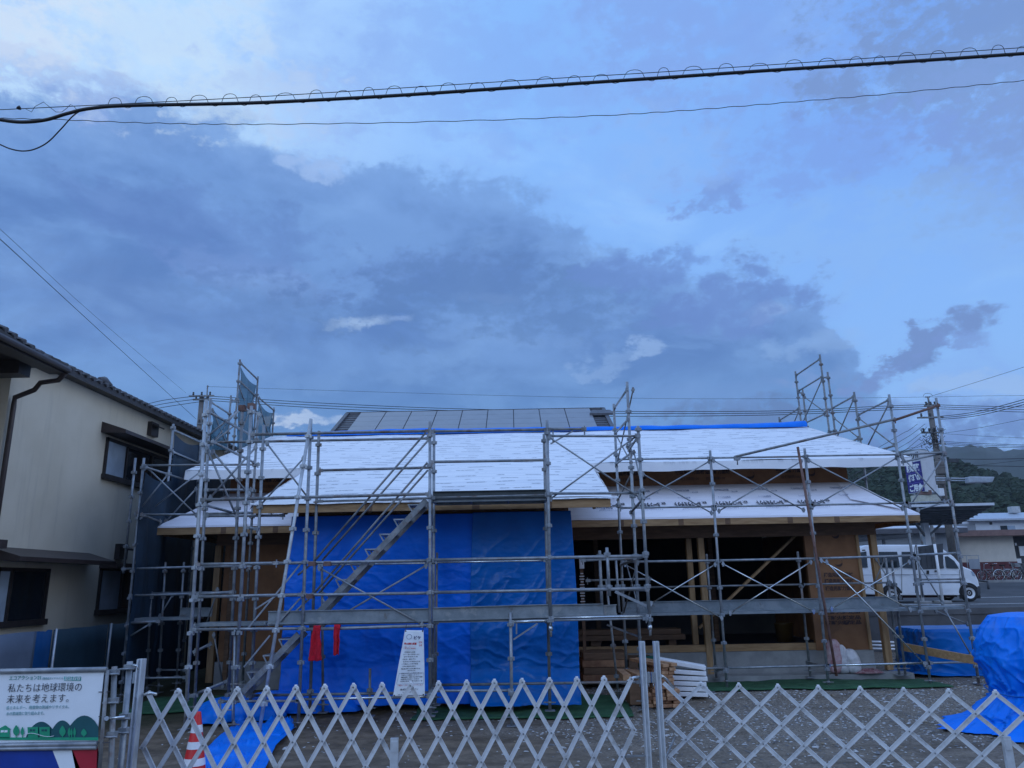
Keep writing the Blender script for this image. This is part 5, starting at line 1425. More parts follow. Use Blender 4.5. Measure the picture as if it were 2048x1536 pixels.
for r_ in range(6):
    z0 = .10 + r_ * .082; dz0 = (0, 0, .004, .006, .03, .12)[r_]
    mb = MB(); a_, b_ = Vector((wx0 + (.0, .02, -.01, .0, -.02, -.05)[r_], 13.75, z0 + .034 + dz0 + .02)), Vector((wx1 + (.0, .01, -.01, .015, 0, 0)[r_], 13.62, z0 + .034))
    mb.bar(a_, b_, .30, .066); tag(bevel(mb.build('siding_board', white_p, None, a_), .006, 1), wb[r_], 'board', 'white siding boards stacked beside the timber')
q0, q1 = at(1284, 1315, 13.9), at(1308, 1338, 13.9)
tag(piece('green_board', q0.x, q1.x + .1, 13.8, 14.4, q1.z - .02, q0.z - .02, mat('green_plastic', (.005, .085, .06), .5)), 'dark green block seen between the two gate posts', 'block')
mb = MB(); mb.bar(at(1803, 1293, 15.3), at(1970, 1324, 13.9), .05, .14, (0, 0, 1)); tag(mb.build('wooden_plank', wood), 'long wooden plank propped across the right end bay before the blue stack', 'plank')
# bags by the sheathed wall
def bag(px, py, Y, r, h, mt, label, seed, lean=.1):
    c = at(px, py, Y)
    def prof(v):
        t = v * PI
        return math.sin(t) ** .62 * (.78 + .22 * v) if 0 < v < 1 else 0, h * (1 + math.cos(t)) / 2
    mb = MB()
    def fn(u, v):
        a_ = 2 * PI * u; rr, z = prof(v)
        k = 1 + .16 * fbm((math.cos(a_) * 1.7, math.sin(a_) * 1.7, v * 4 + seed), 1.2, 4)
        return (c.x + r * rr * k * math.cos(a_) - lean * z, 15.38 + r * .8 * rr * k * math.sin(a_), .212 + z)
    o = mb.grid(fn, 36, 26).build('rubbish_bag', mt); tag(o, label, 'bag', 'rubbish bags by the sheathed wall')
bag(1668, 1320, 15.4, .17, .62, bagr, 'pinkish red plastic bag leaning on the post under the rusty pipe', 1, -.02)
bag(1685, 1325, 15.4, .15, .52, bagm, 'white plastic rubbish bag between the pink and the clear bag', 4, .05)
bag(1706, 1325, 15.4, .17, .44, bagm, 'crumpled whitish bag furthest right against the sheathed wall', 8, .12)
def P5(v): return math.sin(v * PI / 2), .07 * math.cos(v * PI / 2)
q = at(1735, 1333, 15.35)
o = MB().grid(lambda u, v: (q.x + .26 * math.sin(v * PI / 2) * math.cos(2 * PI * u) * (1 + .3 * fbm((math.cos(2 * PI * u) * 2, math.sin(2 * PI * u) * 2, v), 1.3, 3)), 15.35 + .12 * math.sin(v * PI / 2) * math.sin(2 * PI * u), .218 + .07 * math.cos(v * PI / 2) * (1 + .5 * fbm((u * 6, v * 3, 4), 1, 2))), 30, 10).build('red_rag', mat('red_rag_cloth', (.16, .03, .04), .8, 0, .5, 20, col2=(.35, .22, .22)))
tag(o, 'flat dark red rag lying on the porch slab', 'rag')
q = at(1567, 1246, 18.0); mb = MB(); mb.lathe((q.x, q.y, .603), [(0, 0), (.17, 0), (.20, .38), (.21, .40), (.185, .40), (.16, .02)], 20); o = mb.build('bucket', yellow); tag(o, 'dim yellow bucket on the floor inside the open wing', 'bucket')
# long timbers on the ground under the left wing, site meter box beside the tarp
m_ = thing('meter_box', 'small white meter box on a dark stake right of the darker tarp', 'box', (at(1163, 1200, 15.2).x, 15.2, .1))
q = at(1163, 1128, 15.2); mb = MB(); mb.box(q.x - .045, q.x + .045, 15.15, 15.21, q.z - .09, q.z + .10); bevel(mb.build('housing', white_p, m_), .008)
mb = MB(); mb.box(q.x - .03, q.x + .03, 15.215, 15.27, .1, q.z + .05); mb.build('stake', wood_d, m_)
for k in range(12):
    z = at(1163, 1147 + k * 5.6, 15.2).z; mb = MB(); w_ = .05 if k % 3 else .03; mb.box(q.x - w_, q.x + w_ * .8, 15.17, 15.212, z - .008, z + .008); mb.build('cable_tie', white_p, m_)

# ================================================================== HOUSE WITH SOLAR ROOF BEHIND
sh = thing('solar_roof_house', 'tall house behind the site with a grey solar panelled roof slope', 'house', (-1.7, 34, 1.6))
sx0, sx1, sz, sl = -7.45, 4.10, 9.50, .50
mb = MB()
rows = 16
def strip(x0, x1):
    for k in range(rows * 1):
        y1_ = 34 - k * .34; y0_ = y1_ - .34
        z1_ = sz - sl * (34 - y1_); z0_ = sz - sl * (34 - y0_)
        mb.hexa([(x0, y0_, z0_), (x1, y0_, z0_), (x1, y1_, z1_ - .05), (x0, y1_, z1_ - .05), (x0, y0_, z0_ + .05), (x1, y0_, z0_ + .05), (x1, y1_, z1_ + .0), (x0, y1_, z1_ + .0)])
strip(sx0, sx1)
mb.box(sx0 - .03, sx1 + .03, 33.9, 34.15, sz - .03, sz + .10)
for x in (sx0, sx1): mb.bar((x, 28.5, sz - sl * 5.5 + .05), (x, 34, sz + .05), .16, .14)
mb.hexa([(sx0, 34.1, sz - .1), (sx1, 34.1, sz - .1), (sx1, 39.6, sz - 2.85), (sx0, 39.6, sz - 2.85), (sx0, 34.1, sz), (sx1, 34.1, sz), (sx1, 39.6, sz - 2.75), (sx0, 39.6, sz - 2.75)])
mb.build('roof', tilem, sh)
mb = MB(); mb.box(sx0 + .5, sx1 - .5, 29.2, 38.8, 1.5, 6.9); mb.build('wall', cream, sh)
px0, px1 = sx0 + .62, sx1 - .62
pw = (px1 - px0) / 9; ph = .80
for r_ in range(5):
    for c_ in range(9):
        ya, yb = 33.84 - r_ * ph * .9 - .02, 33.84 - (r_ + 1) * ph * .9
        za, zb_ = sz - sl * (34 - ya) + .10, sz - sl * (34 - yb) + .10
        xa, xb = px0 + c_ * pw + .02, px0 + (c_ + 1) * pw - .02
        mb = MB(); mb.hexa([(xa, yb, zb_), (xb, yb, zb_), (xb, ya, za), (xa, ya, za), (xa, yb, zb_ + .04), (xb, yb, zb_ + .04), (xb, ya, za + .04), (xa, ya, za + .04)])
        mb.build('solar_panel', panelm, sh)
mb = MB(); mb.hexa([(sx1 - .75, 32.7, sz - .52), (sx1 + .35, 32.7, sz - .52), (sx1 + .2, 33.2, sz - .27), (sx1 - .6, 33.2, sz - .27), (sx1 - .75, 32.7, sz - .42), (sx1 + .35, 32.7, sz - .42), (sx1 + .2, 33.2, sz - .17), (sx1 - .6, 33.2, sz - .17)]); mb.build('lower_ridge', tilem, sh)
mb = MB(); mb.hexa([(sx0 + .6, 29.2, sz - 2.36), (sx1 - .6, 29.2, sz - 2.36), (sx1 - .6, 33.86, sz - .05), (sx0 + .6, 33.86, sz - .05), (sx0 + .6, 29.2, sz - 2.305), (sx1 - .6, 29.2, sz - 2.305), (sx1 - .6, 33.86, sz + .02), (sx0 + .6, 33.86, sz + .02)]); mb.build('panel_frame', panel_f, sh)

# ================================================================== ROADSIDE AT THE RIGHT
mb = MB(); mb.box(7.2, 60, 20.98, 21.2, 0, ROADZ + .03); mb.box(7.2, 60, 20.95, 21.0, ROADZ - .10, ROADZ + .05)
tag(mb.build('retaining_wall', conc_d), 'dark damp concrete retaining wall holding up the road', 'wall')
mb = MB(); mb.box(-60, 7.2, 20.98, 21.02, 0, ROADZ); tag(mb.build('retaining_wall', conc_d), 'low dark retaining wall hidden behind the open wing', 'wall')
random.seed(3)
for i, (x0, x1, y, z, lab) in enumerate([(1735, 1800, 19.8, 1283, 'upper white pipe lying on the ground beyond the porch post'), (1737, 1800, 19.5, 1290, 'middle white pipe lying on the ground beyond the porch post'), (1733, 1815, 19.2, 1297, 'lower white pipe lying on the ground beyond the porch post')]):
    mb = MB(); mb.tube([at(x0, z, y), at(x1, z + 2, y + .4)], .025, 7); tag(mb.build('white_pipe', white_p), lab, 'pipe')
mb = MB(); mb.box(9.6, 12.2, 19.3, 19.9, .05, .30); 

van = thing('white_van', 'white cargo van parked facing right behind the right end scaffold', 'van', (14, 28.3, ROADZ))
VY, VB = 27.6, 29.15
def q2(u, v, Y=VY): p = at(1720 + u / 6.244, 1000 + v / 6.244, Y); return (p.x, p.z)
gzv = ROADZ
out = [(-15, 1175), (-22, 960), (-18, 840), (0, 640), (30, 585), (90, 562), (300, 556), (700, 556), (980, 562), (1035, 580), (1075, 625), (1180, 700), (1262, 800), (1300, 832), (1395, 872), (1440, 925), (1478, 1000), (1494, 1075), (1498, 1170), (1480, 1190), (1250, 1192), (300, 1192)]
pts = [q2(*o_) for o_ in out]
mb = MB()
def inset(p, k):      # tuck the upper body in
    z = p[1]; t = max(0, (z - ROADZ - 1.05)) / .9
    return k * .13 * t
n_ = len(pts)
vs = [(x, VY + inset((x, z), 1), z) for x, z in pts] + [(x, VB - inset((x, z), 1), z) for x, z in pts]
mb.add(vs, [tuple(range(n_)), tuple(range(n_, 2 * n_))[::-1]] + [(i, n_ + i, n_ + (i + 1) % n_, (i + 1) % n_) for i in range(n_)])
body = bevel(mb.build('body', carw, van), .05, 3)
def vpanel(nm, o_, mt, off=.006, par=van, t=.006):
    p = [q2(*k) for k in o_]; m2 = MB()
    m2.prism([(x, VY + inset((x, z), 1) - off, z) for x, z in p], (0, t, 0)); return m2.build(nm, mt, par)
vpanel('window', [(2, 842), (2, 655), (95, 640), (100, 842)], carg)
vpanel('window', [(245, 842), (248, 645), (480, 645), (505, 842)], carg)
vpanel('window', [(535, 842), (535, 645), (680, 645), (690, 850)], carg)
vpanel('window', [(710, 852), (708, 645), (1030, 640), (1052, 852)], carg)
vpanel('window', [(1082, 848), (1068, 705), (1105, 700), (1185, 760), (1238, 855)], carg)
mb = MB()
ws = [(q2(1062, 640), q2(1248, 812))]
(a0, a1) = ws[0]
mb.add([(a0[0] + .02, VY + .22, a0[1] + .015), (a1[0] + .03, VY + .10, a1[1] + .015), (a1[0] + .03, VB - .10, a1[1] + .015), (a0[0] + .02, VB - .22, a0[1] + .015)], [(0, 1, 2, 3)])
mb.build('windscreen', carg, van)
for o_ in ([(690, 1175), (690, 870), (697, 870), (697, 1175)], [(1240, 870), (1246, 870), (1262, 1080), (1255, 1080)], [(300, 930), (1240, 930), (1240, 934), (300, 934)], [(20, 935), (20, 938), (620, 938), (620, 935)], [(520, 850), (526, 850), (526, 1180), (520, 1180)]): vpanel('door_seam', o_, dark_g, .003, van, .004)
vpanel('door_handle', [(830, 880), (830, 925), (860, 925), (860, 880)], black, .02, van, .02); vpanel('door_handle', [(930, 878), (930, 896), (975, 896), (975, 878)], black, .02, van, .02)
vpanel('side_moulding', [(300, 1185), (300, 1165), (1240, 1165), (1240, 1185)], white_r, .012)
vpanel('headlight', [(1385, 885), (1420, 905), (1440, 950), (1405, 945)], glass_c, .012, van, .02); vpanel('roof_vent_mark', [(42, 632), (42, 618), (82, 618), (82, 632)], black, .01)
vpanel('bumper', [(1440, 1190), (1470, 1075), (1497, 1078), (1502, 1170), (1485, 1195)], dark_g, .02, van, .1)
mb = MB(); x0, z0 = q2(310, 1192); x1, _z = q2(1240, 1192); mb.box(x0, x1, VY + .15, VB - .15, gzv + .16, z0 + .02); mb.build('underbody', mat('underbody_red', (.05, .018, .018), .8), van)
def wheel(u, v, Y, r, w, par):
    x, z = q2(u, v); z = gzv + r
    def ring(profile, mt, nm, parent):
        m2 = MB(); vs, fs = [], []; n = 28
        for rr, yy in profile:
            for j in range(n):
                t = 2 * PI * j / n; vs.append((x + rr * math.cos(t), Y + yy, z + rr * math.sin(t)))
        for i in range(len(profile) - 1):
            for j in range(n): q = (j + 1) % n; fs.append((i * n + j, i * n + q, (i + 1) * n + q, (i + 1) * n + j))
        m2.add(vs, fs, True); return m2.build(nm, mt, parent)
    wl_ = ring([(r * .62, .02), (r * .66, -.01), (r * .95, -.012), (r, .03), (r, w - .03), (r * .95, w)], tyrem, 'wheel', par)
    ring([(.0, .03), (r * .12, .028), (r * .14, .01), (r * .2, .035), (r * .36, .035), (r * .42, .015), (r * .60, .02), (r * .64, -.004)], white_r, 'rim', wl_)
    return wl_
for u in (1365, 395):
    x, z = q2(u, 1150)
    m2 = MB(); n = 24; R2 = .36
    m2.prism([(x + R2 * math.cos(PI * j / n * 1.0), VY - .004, gzv + .27 + R2 * math.sin(PI * j / n)) for j in range(n + 1)] + [(x - R2, VY - .004, gzv + .10), (x + R2, VY - .004, gzv + .10)], (0, .02, 0)); m2.build('wheel_arch', black, van)
    wheel(u, 1165, VY - .03, .29, .18, van)
    w_ = wheel(u, 1165, VB - .16, .29, .18, van)

# temporary board on two weighted poles
tbd = thing('roadside_board', 'dark grey board on two white poles with concrete feet before the van', 'board', (at(1858, 1200, 26).x, 26, ROADZ))
mb = MB(); c4 = [at(1829, 1094, 26), at(1886, 1087, 26), at(1887, 1137, 26), at(1831, 1140, 26)]; mb.prism(c4[::-1], (0, .03, 0)); pb_ = mb.build('board', dark_g, tbd)
for k in (1841, 1852, 1862): 
    a, b = at(k, 1096, 25.985), at(k + 4, 1136, 25.985); mb = MB(); mb.bar(a, b, .02, .012, (0, 1, 0)); mb.build('rib', dark_g, tbd)
for a, b in (((1832, 1093), (1846, 1203)), ((1869, 1088), (1886, 1206))):
    p, q = at(*a, 25.95), at(*b, 25.95); mb = MB(); mb.tube([p, (q.x, q.y, ROADZ + .05)], .045, 10); mb.build('pole', white_r, tbd)
    mb = MB(); mb.box(q.x - .20, q.x + .20, 25.75, 26.15, ROADZ + .003, ROADZ + .10); bevel(mb.build('foot_block', conc, tbd), .02)

def bpost(nm, mt, x0, x1, y0, y1, Y, par, d=.3):
    a, b = at(x0, y1, Y), at(x1, y0, Y); mb = MB(); mb.box(a.x, b.x, Y, Y + d, a.z, b.z); return mb.build(nm, mt, par)
shop = thing('cream_shop', 'cream walled shop with dark red base and brown fascia across the road', 'shop', (at(1970, 1160, 48).x, 48, 1.6))
xl, xr = at(1905, 1100, 48).x, at(2030, 1100, 48).x; xe = xr + 9
zt_, zm = at(1970, 1073, 48).z, at(1970, 1124, 48).z
mb = MB(); mb.box(xl, xr, 48, 56, zm, zt_); mb.build('wall', shop_c, shop)
mb = MB(); mb.box(xl, xr, 47.97, 56, 1.5, zm); mb.build('base_wall', shop_r, shop)
mb = MB(); mb.box(xl - .3, xe, 47.3, 56.3, zt_, zt_ + .35); mb.build('fascia', shop_b, shop)
mb = MB(); mb.box(xr, xe, 48.6, 55, 1.5, zt_); mb.build('entrance', dark_g, shop)
for x0, x1, y0, y1 in ((2033, 2042, 1117, 1130), (2041, 2060, 1092, 1112)): bpost('notice', white_p, x0, x1, y0, y1, 48.5, shop, .05)
bpost('lamp', white_p, 2031, 2033, 1086, 1091, 48.4, shop, .05)
ub = thing('pale_building', 'pale upper building with a light metal roof behind the cream shop', 'building', (at(1985, 1060, 60).x, 60, 1.6))
xl, xr = at(1914, 1050, 60).x, at(2075, 1050, 60).x; z1_ = at(1985, 1042, 60).z
mb = MB(); mb.box(xl, xr, 60, 70, 1.5, z1_); mb.build('wall', pale_w, ub)
mb = MB(); e = .5; zr_ = at(1985, 1026, 64).z; mb.hexa([(xl + .7, 59.5, z1_), (xr + 3, 59.5, z1_), (xr + 3, 64, zr_ - .15), (xl + 1.6, 64, zr_ - .15), (xl + .7, 59.5, z1_ + .14), (xr + 3, 59.5, z1_ + .14), (xr + 3, 64, zr_), (xl + 1.6, 64, zr_)]); mb.build('roof', mat('pale_metal_roof', (.46, .49, .54), .4, .3), ub)
w = bpost('window', white_r, 2001, 2031, 1050, 1062, 59.98, ub, .06)
bpost('pane', carg, 2002, 2014, 1051, 1061, 59.95, w, .02); bpost('pane', glass_c, 2016, 2030, 1051, 1061, 59.95, w, .02)
bpost('vent', dark_g, 1981, 1984, 1044, 1049, 59.9, ub, .1); bpost('side_wall', grey_w, 1914, 1950, 1047, 1066, 59.96, ub, .03)
p = at(2027, 1024, 63); mb = MB(); mb.box(p.x - .33, p.x + .33, 62.6, 63.2, p.z - .1, p.z + .42); ac = bevel(mb.build('air_conditioner', mat('aircon_grey', (.42, .43, .44), .6), ub), .02)
gb_ = thing('grey_building', 'low grey walled building with white roof behind the van', 'building', (at(1820, 1090, 46).x, 46, 1.6))
xl, xr = at(1690, 1090, 46).x, at(1915, 1090, 46).x; za = at(1820, 1068, 46).z
mb = MB(); mb.box(xl, xr, 46, 54, 1.4, za); mb.build('wall', grey_w, gb_)
mb = MB(); mb.box(xl - .4, xr + .4, 45.4, 54.4, za, za + .28); mb.build('eaves', mat('eave_grey', (.10, .10, .115), .6), gb_)
mb = MB(); zz = at(1820, 1050, 49).z; mb.hexa([(xl - .4, 45.4, za + .28), (xr + .4, 45.4, za + .28), (xr - .6, 50, zz), (xl - .4, 50, zz), (xl - .4, 45.4, za + .33), (xr + .4, 45.4, za + .33), (xr - .6, 50, zz + .06), (xl - .4, 50, zz + .06)]); mb.build('roof', pale_w, gb_)
bpost('chimney_box', shop_r, 1897, 1903, 1047, 1055, 47, gb_, .3)
cp = thing('forecourt_canopy', 'dark sloping canopy with a white edge on a pale column behind the site', 'canopy', (at(1852, 1090, 39).x, 39, 1.6))
f0, f1, b0, b1 = at(1725, 1017, 37), at(1988, 1011, 37), at(1700, 1055, 40.5), at(1916, 1049, 40.5)
mb = MB(); up_ = Vector((0, 0, .10)); mb.hexa([f0, f1, b1, b0, f0 + up_, f1 + up_, b1 + up_, b0 + up_]); mb.build('roof', darkroof, cp)
mb = MB(); mb.bar(f0 + Vector((0, -.03, .07)), f1 + Vector((0, -.03, .07)), .05, .12); mb.build('white_edge', pale_w, cp)
mb = MB()
for k in range(1, 9):
    t = k / 9; mb.bar(f0.lerp(b0, t) - Vector((0, 0, .03)), f1.lerp(b1, t) - Vector((0, 0, .03)), .05, .06)
mb.build('roof_ribs', darkroof, cp)
p, q = at(1850, 1048, 39.8), at(1856, 1100, 39.8); mb = MB(); mb.box(p.x - .14, p.x + .14, 39.7, 39.98, 1.55, p.z + .05); mb.build('column', pale_w, cp)
mb = MB(); mb.bar((p.x, 39.84, p.z - .7), (p.x + 1.0, 39.2, p.z + .35), .10, .10); mb.bar((p.x, 39.84, p.z - .7), (p.x - 1.0, 39.2, p.z + .35), .10, .10); mb.build('column_arm', darkroof, cp)
lb = thing('low_canopy', 'low dark roofed shelter edge left of the grey building', 'shelter', (at(1760, 1085, 43).x, 43, 1.6))
p0, p1 = at(1690, 1083, 43), at(1814, 1072, 43); mb = MB(); mb.bar(p0, p1, 1.4, .16); mb.build('roof', dark_g, lb)
mb = MB(); p = at(1766, 1078, 43); mb.box(p.x - .06, p.x + .06, 42.9, 43.05, 1.5, p.z); p = at(1700, 1080, 43); mb.box(p.x - .06, p.x + .06, 42.9, 43.05, 1.5, p.z); mb.build('post', grey_w, lb)

# notice board in a wire frame, a low barrier and three bicycles
nbd = thing('notice_board', 'pale notice board in a thin wire frame beside the bicycles', 'notice board', (at(1945, 1160, 44).x, 44, 1.6))
mb = MB()
for a, b in (((1922, 1111), (1957, 1111)), ((1957, 1111), (1963, 1160)), ((1933, 1111), (1937, 1150)), ((1922, 1111), (1926, 1160)), ((1926, 1138), (1960, 1138))): mb.tube([at(*a, 44), at(*b, 44)], .02, 6)
mb.build('frame', steel, nbd); bpost('board', grey_w, 1940, 1957, 1118, 1138, 43.95, nbd, .03)
br_ = thing('low_barrier', 'low dark rail barrier post at the kerb right of the van', 'barrier', (at(1968, 1183, 36).x, 36, 1.2))
p, q = at(1975, 1163, 36), at(1978, 1184, 36); mb = MB(); mb.tube([p, (q.x, q.y, roadz(36) - .02)], .05, 8); mb.build('post', dark_g, br_)
mb = MB(); mb.tube([at(1957, 1161, 36), p], .045, 8); mb.build('rail', dark_g, br_)
def bike(px, Y, s, label, frame):
    b = thing('bicycle', label, 'bicycle', (at(px, 1160, Y).x, Y, 1.6), 'bicycles parked by the shop wall')
    c = ORG[b.name]; z0 = 1.6
    def W(dx): 
        mb = MB(); pts = [(c.x + dx + .30 * math.cos(2 * PI * k / 20), Y, z0 + .32 + .30 * math.sin(2 * PI * k / 20)) for k in range(21)]
        mb.tube(pts, .022, 6, False); w = mb.build('wheel', tyrem, b)
        m2 = MB()
        for k in range(8): m2.tube([(c.x + dx, Y, z0 + .32), (c.x + dx + .285 * math.cos(PI * k / 4), Y, z0 + .32 + .285 * math.sin(PI * k / 4))], .006, 4)
        pts = [(c.x + dx + .275 * math.cos(2 * PI * k / 20), Y, z0 + .32 + .275 * math.sin(2 * PI * k / 20)) for k in range(21)]; m2.tube(pts, .012, 5, False)
        m2.build('spokes', chrome, w)
    W(-.5 * s); W(.5 * s)
    mb = MB(); h = lambda x, z: (c.x + x * s, Y, z0 + z)
    mb.tube([h(-.5, .32), h(-.05, .30), h(.33, .72)], .02, 6); mb.tube([h(-.5, .32), h(-.18, .68), h(.33, .68)], .018, 6); mb.tube([h(-.05, .30), h(-.20, .85)], .018, 6); mb.tube([h(.5, .32), h(.34, .68), h(.28, .98)], .02, 6)
    mb.build('frame', frame, b)
    mb = MB(); mb.tube([h(.28, .98), h(.16, 1.02)], .016, 6); mb.tube([(c.x + .2 * s, Y - .25, z0 + 1.0), (c.x + .28 * s, Y, z0 + .99), (c.x + .2 * s, Y + .25, z0 + 1.0)], .014, 6); mb.build('handlebar', chrome, b)
    mb = MB(); mb.bar(h(-.34, .88), h(-.10, .90), .14, .06); mb.build('saddle', black, b)
    mb = MB(); pts = [(c.x - .5 * s + .34 * math.cos(PI * k / 8), Y, z0 + .32 + .34 * math.sin(PI * k / 8)) for k in range(9)]; mb.tube(pts, .02, 5, False); mb.build('mudguard', chrome, b)
    if s > 0: mb = MB(); mb.box(c.x + .40, c.x + .72, Y - .14, Y + .14, z0 + .78, z0 + 1.0); mb.build('basket', steel_d, b)
bike(1983, 46, -1, 'bicycle nearest the notice board outside the shop', steel_d)
bike(2018, 45.4, 1, 'middle bicycle with a chrome wheel before the red wall', steel_d)
bike(2001, 46.6, -1, 'bicycle half hidden between the first and the chrome wheeled one', rust)
bike(2037, 46.8, 1, 'bicycle behind the chrome wheeled one, nearer the dark entrance', steel_d)
bike(2052, 46, 1, 'bicycle cut by the right edge of the picture', dark_g)

# ================================================================== SHOP SIGN TOWER
st_ = thing('sign_tower', 'tall roadside sign box with purple price panels and a blank pale side', 'sign', (at(1840, 985, 43).x, 43, 1.6))
tl, tn, tr_ = (at(1807, 914, 44.2), at(1838, 899, 43.0), at(1864, 899, 43.9)); zb2 = at(1838, 983, 43.0).z; ztop = tn.z
L2, N2, R2 = Vector((tl.x, 44.2, 0)), Vector((tn.x, 43.0, 0)), Vector((tr_.x, 43.9, 0)); B2 = L2 + R2 - N2
mb = MB(); ring = [L2, N2, R2, B2]
mb.hexa([p + Vector((0, 0, zb2)) for p in ring] + [p + Vector((0, 0, ztop)) for p in ring]); bx = mb.build('box', pale_w, st_)
dr = (N2 - L2).normalized(); nn = dr.cross(Vector((0, 0, 1))).normalized(); fw = (N2 - L2).length
zsplit = ztop - (ztop - zb2) * .27
o0 = L2 + nn * .012
mb = MB(); mb.prism([o0 + dr * .02 + Vector((0, 0, zb2 + .03)), o0 + dr * (fw - .02) + Vector((0, 0, zb2 + .03)), o0 + dr * (fw - .02) + Vector((0, 0, zsplit)), o0 + dr * .02 + Vector((0, 0, zsplit))], nn * .01); mb.build('purple_panel', purple, st_)
o1 = o0 + nn * .016
text('マンガ', bx, ink, o1 + dr * .18 * fw + Vector((0, 0, zsplit + .12)), dr, (0, 0, 1), .50, width=fw * .74, bold=.02)
hh = (zsplit - zb2)
for i, (bd, w_, x_) in enumerate((('販売買取', .80, .10), ('修理の', .72, .14), ('ご用命', .80, .10))):
    text(bd, bx, sgn_w, o1 + dr * fw * x_ + Vector((0, 0, zsplit - hh * (.27 + .33 * i))), dr, (0, 0, 1), hh * .24, width=fw * w_, bold=.02)
mb = MB()
for i in (1, 2): z = zsplit - hh * (.02 + .33 * i); mb.bar(o1 + dr * .03 + Vector((0, 0, z)), o1 + dr * (fw - .03) + Vector((0, 0, z)), .01, .03)
mb.build('divider', mat('sign_lilac', (.12, .10, .40), .5), st_)
mb = MB(); 
for p in (L2.lerp(N2, .5), L2.lerp(R2, .65)): mb.tube([(p.x, p.y + .2, 1.5), (p.x, p.y + .2, zb2)], .10, 8)
mb.build('leg', steel_d, st_)
p0, p1 = at(1826, 1003, 43), at(1886, 988, 43.6); mb = MB(); mb.hexa([(p0.x, 43, p0.z), (p1.x, 43.6, p0.z), (p1.x, 43.8, p0.z), (p0.x, 43.2, p0.z), (p0.x, 43, p0.z + .33), (p1.x, 43.6, p1.z), (p1.x, 43.8, p1.z), (p0.x, 43.2, p0.z + .33)]); mb.build('lower_board', mat('cream_sign', (.55, .56, .48), .6), st_)
mb = MB(); p = at(1851, 985, 43.3); mb.box(p.x - .3, p.x + .3, 43.2, 43.7, p.z - .12, p.z + .12); mb.build('bracket_box', shop_b, st_)

# ================================================================== UTILITY POLES AND WIRES
def upole(name, label, px, py, Y, arms, r=.16):
    top = at(px, py, Y); root = thing(name, label, 'utility pole', (top.x, Y, 1.5))
    mb = MB(); mb.tube([(top.x, Y, 1.4), (top.x, Y, top.z)], [r * 1.25, r * .8], 12); mb.build('pole', pole_c, root)
    for y_, xa, xb, ins in arms:
        a, b = at(xa, y_, Y), at(xb, y_, Y); a.z = b.z = (a.z + b.z) / 2
        m2 = MB(); m2.bar(a + Vector((0, -.14, 0)), b + Vector((0, -.14, 0)), .09, .09); arm = m2.build('crossarm', steel_d, root)
        for k in range(ins):
            p = a.lerp(b, (k + .5) / ins); m3_ = MB(); m3_.lathe((p.x, Y - .14, p.z + .05), [(.02, 0), (.06, .03), (.06, .08), (.03, .10), (.06, .13), (.05, .19), (0, .2)], 8); m3_.build('insulator', dark_g, root)
    return root, top
pr, ptop = upole('utility_pole', 'concrete utility pole with stacked crossarms beside the shop sign at the right', 1858, 806, 42, [(836, 1832, 1884, 3), (866, 1840, 1884, 4), (888, 1856, 1888, 2), (813, 1846, 1872, 3)], .17)
mb = MB(); p = at(1857, 794, 42); mb.tube([(ptop.x, 42, ptop.z - .1), (ptop.x, 42, p.z)], .05, 7); mb.bar((ptop.x - .16, 42, p.z), (ptop.x + .10, 42, p.z), .06, .06)
pts = [(ptop.x + .26 * math.cos(PI * k / 8), 42, p.z + .04 + .18 * math.sin(PI * k / 8)) for k in range(9)]; mb.tube(pts, .012, 5); mb.build('top_bracket', steel_d, pr)
mb = MB()
random.seed(9)
for k in range(46):
    a = at(1862 + random.uniform(-18, 22), 888 + random.uniform(-34, 8), 41.8); b = a + Vector((random.uniform(-.35, .35), random.uniform(-.2, .2), random.uniform(-.35, .2)))
    mb.tube([a, (a + b) / 2 + Vector((0, 0, -.12)), b], .016, 4)
mb.build('wire_loops', cablem, pr)
for y_, w_, h_ in ((936, .5, .7), (960, .42, .5), (985, .28, .42)):
    p = at(1880, y_, 41.7); mb = MB(); mb.box(p.x - w_ / 2, p.x + w_ / 2, 41.5, 41.8, p.z - h_ / 2, p.z + h_ / 2); bevel(mb.build('equipment_box', pole_c if y_ < 980 else white_r, pr), .04)
lampo = thing('street_lamp', 'long pale street lamp box on a horizontal arm right of the utility pole', 'street lamp', (at(1958, 960, 41.5).x, 41.5, at(1958, 960, 41.5).z))
mb = MB(); a, b = at(1872, 956, 41.5), at(1936, 957, 41.5); mb.tube([a, b], .035, 7); mb.tube([a - Vector((0, 0, .12)), b - Vector((0, 0, .12))], .03, 7); mb.build('arm', lampm, lampo)
a, b = at(1934, 966, 41.5), at(1984, 953, 41.5); mb = MB(); mb.hexa([(a.x, 41.3, a.z), (b.x - .15, 41.3, a.z), (b.x - .15, 41.7, a.z), (a.x, 41.7, a.z), (a.x + .06, 41.25, b.z), (b.x, 41.25, b.z - .05), (b.x, 41.75, b.z - .05), (a.x + .06, 41.75, b.z)]); bevel(mb.build('housing', lampm, lampo), .03)
a = at(1911, 922, 41); mb = MB(); mb.bar(at(1897, 921, 41), at(1916, 922, 41), .2, .16); mb.build('traffic_detector', dark_g, lampo)
pl, pltop = upole('utility_pole', 'slim concrete utility pole behind the cream house roof at the left', 404, 792, 44, [(793, 380, 430, 3), (800, 388, 424, 3), (848, 396, 412, 2)], .17)
mb = MB(); a, b = at(415, 773, 44), at(413, 812, 44); mb.tube([a, b], .04, 6); mb.bar(a, (a.x + .02, a.y, a.z + .06), .12, .06); mb.build('top_rod', steel_d, pl)

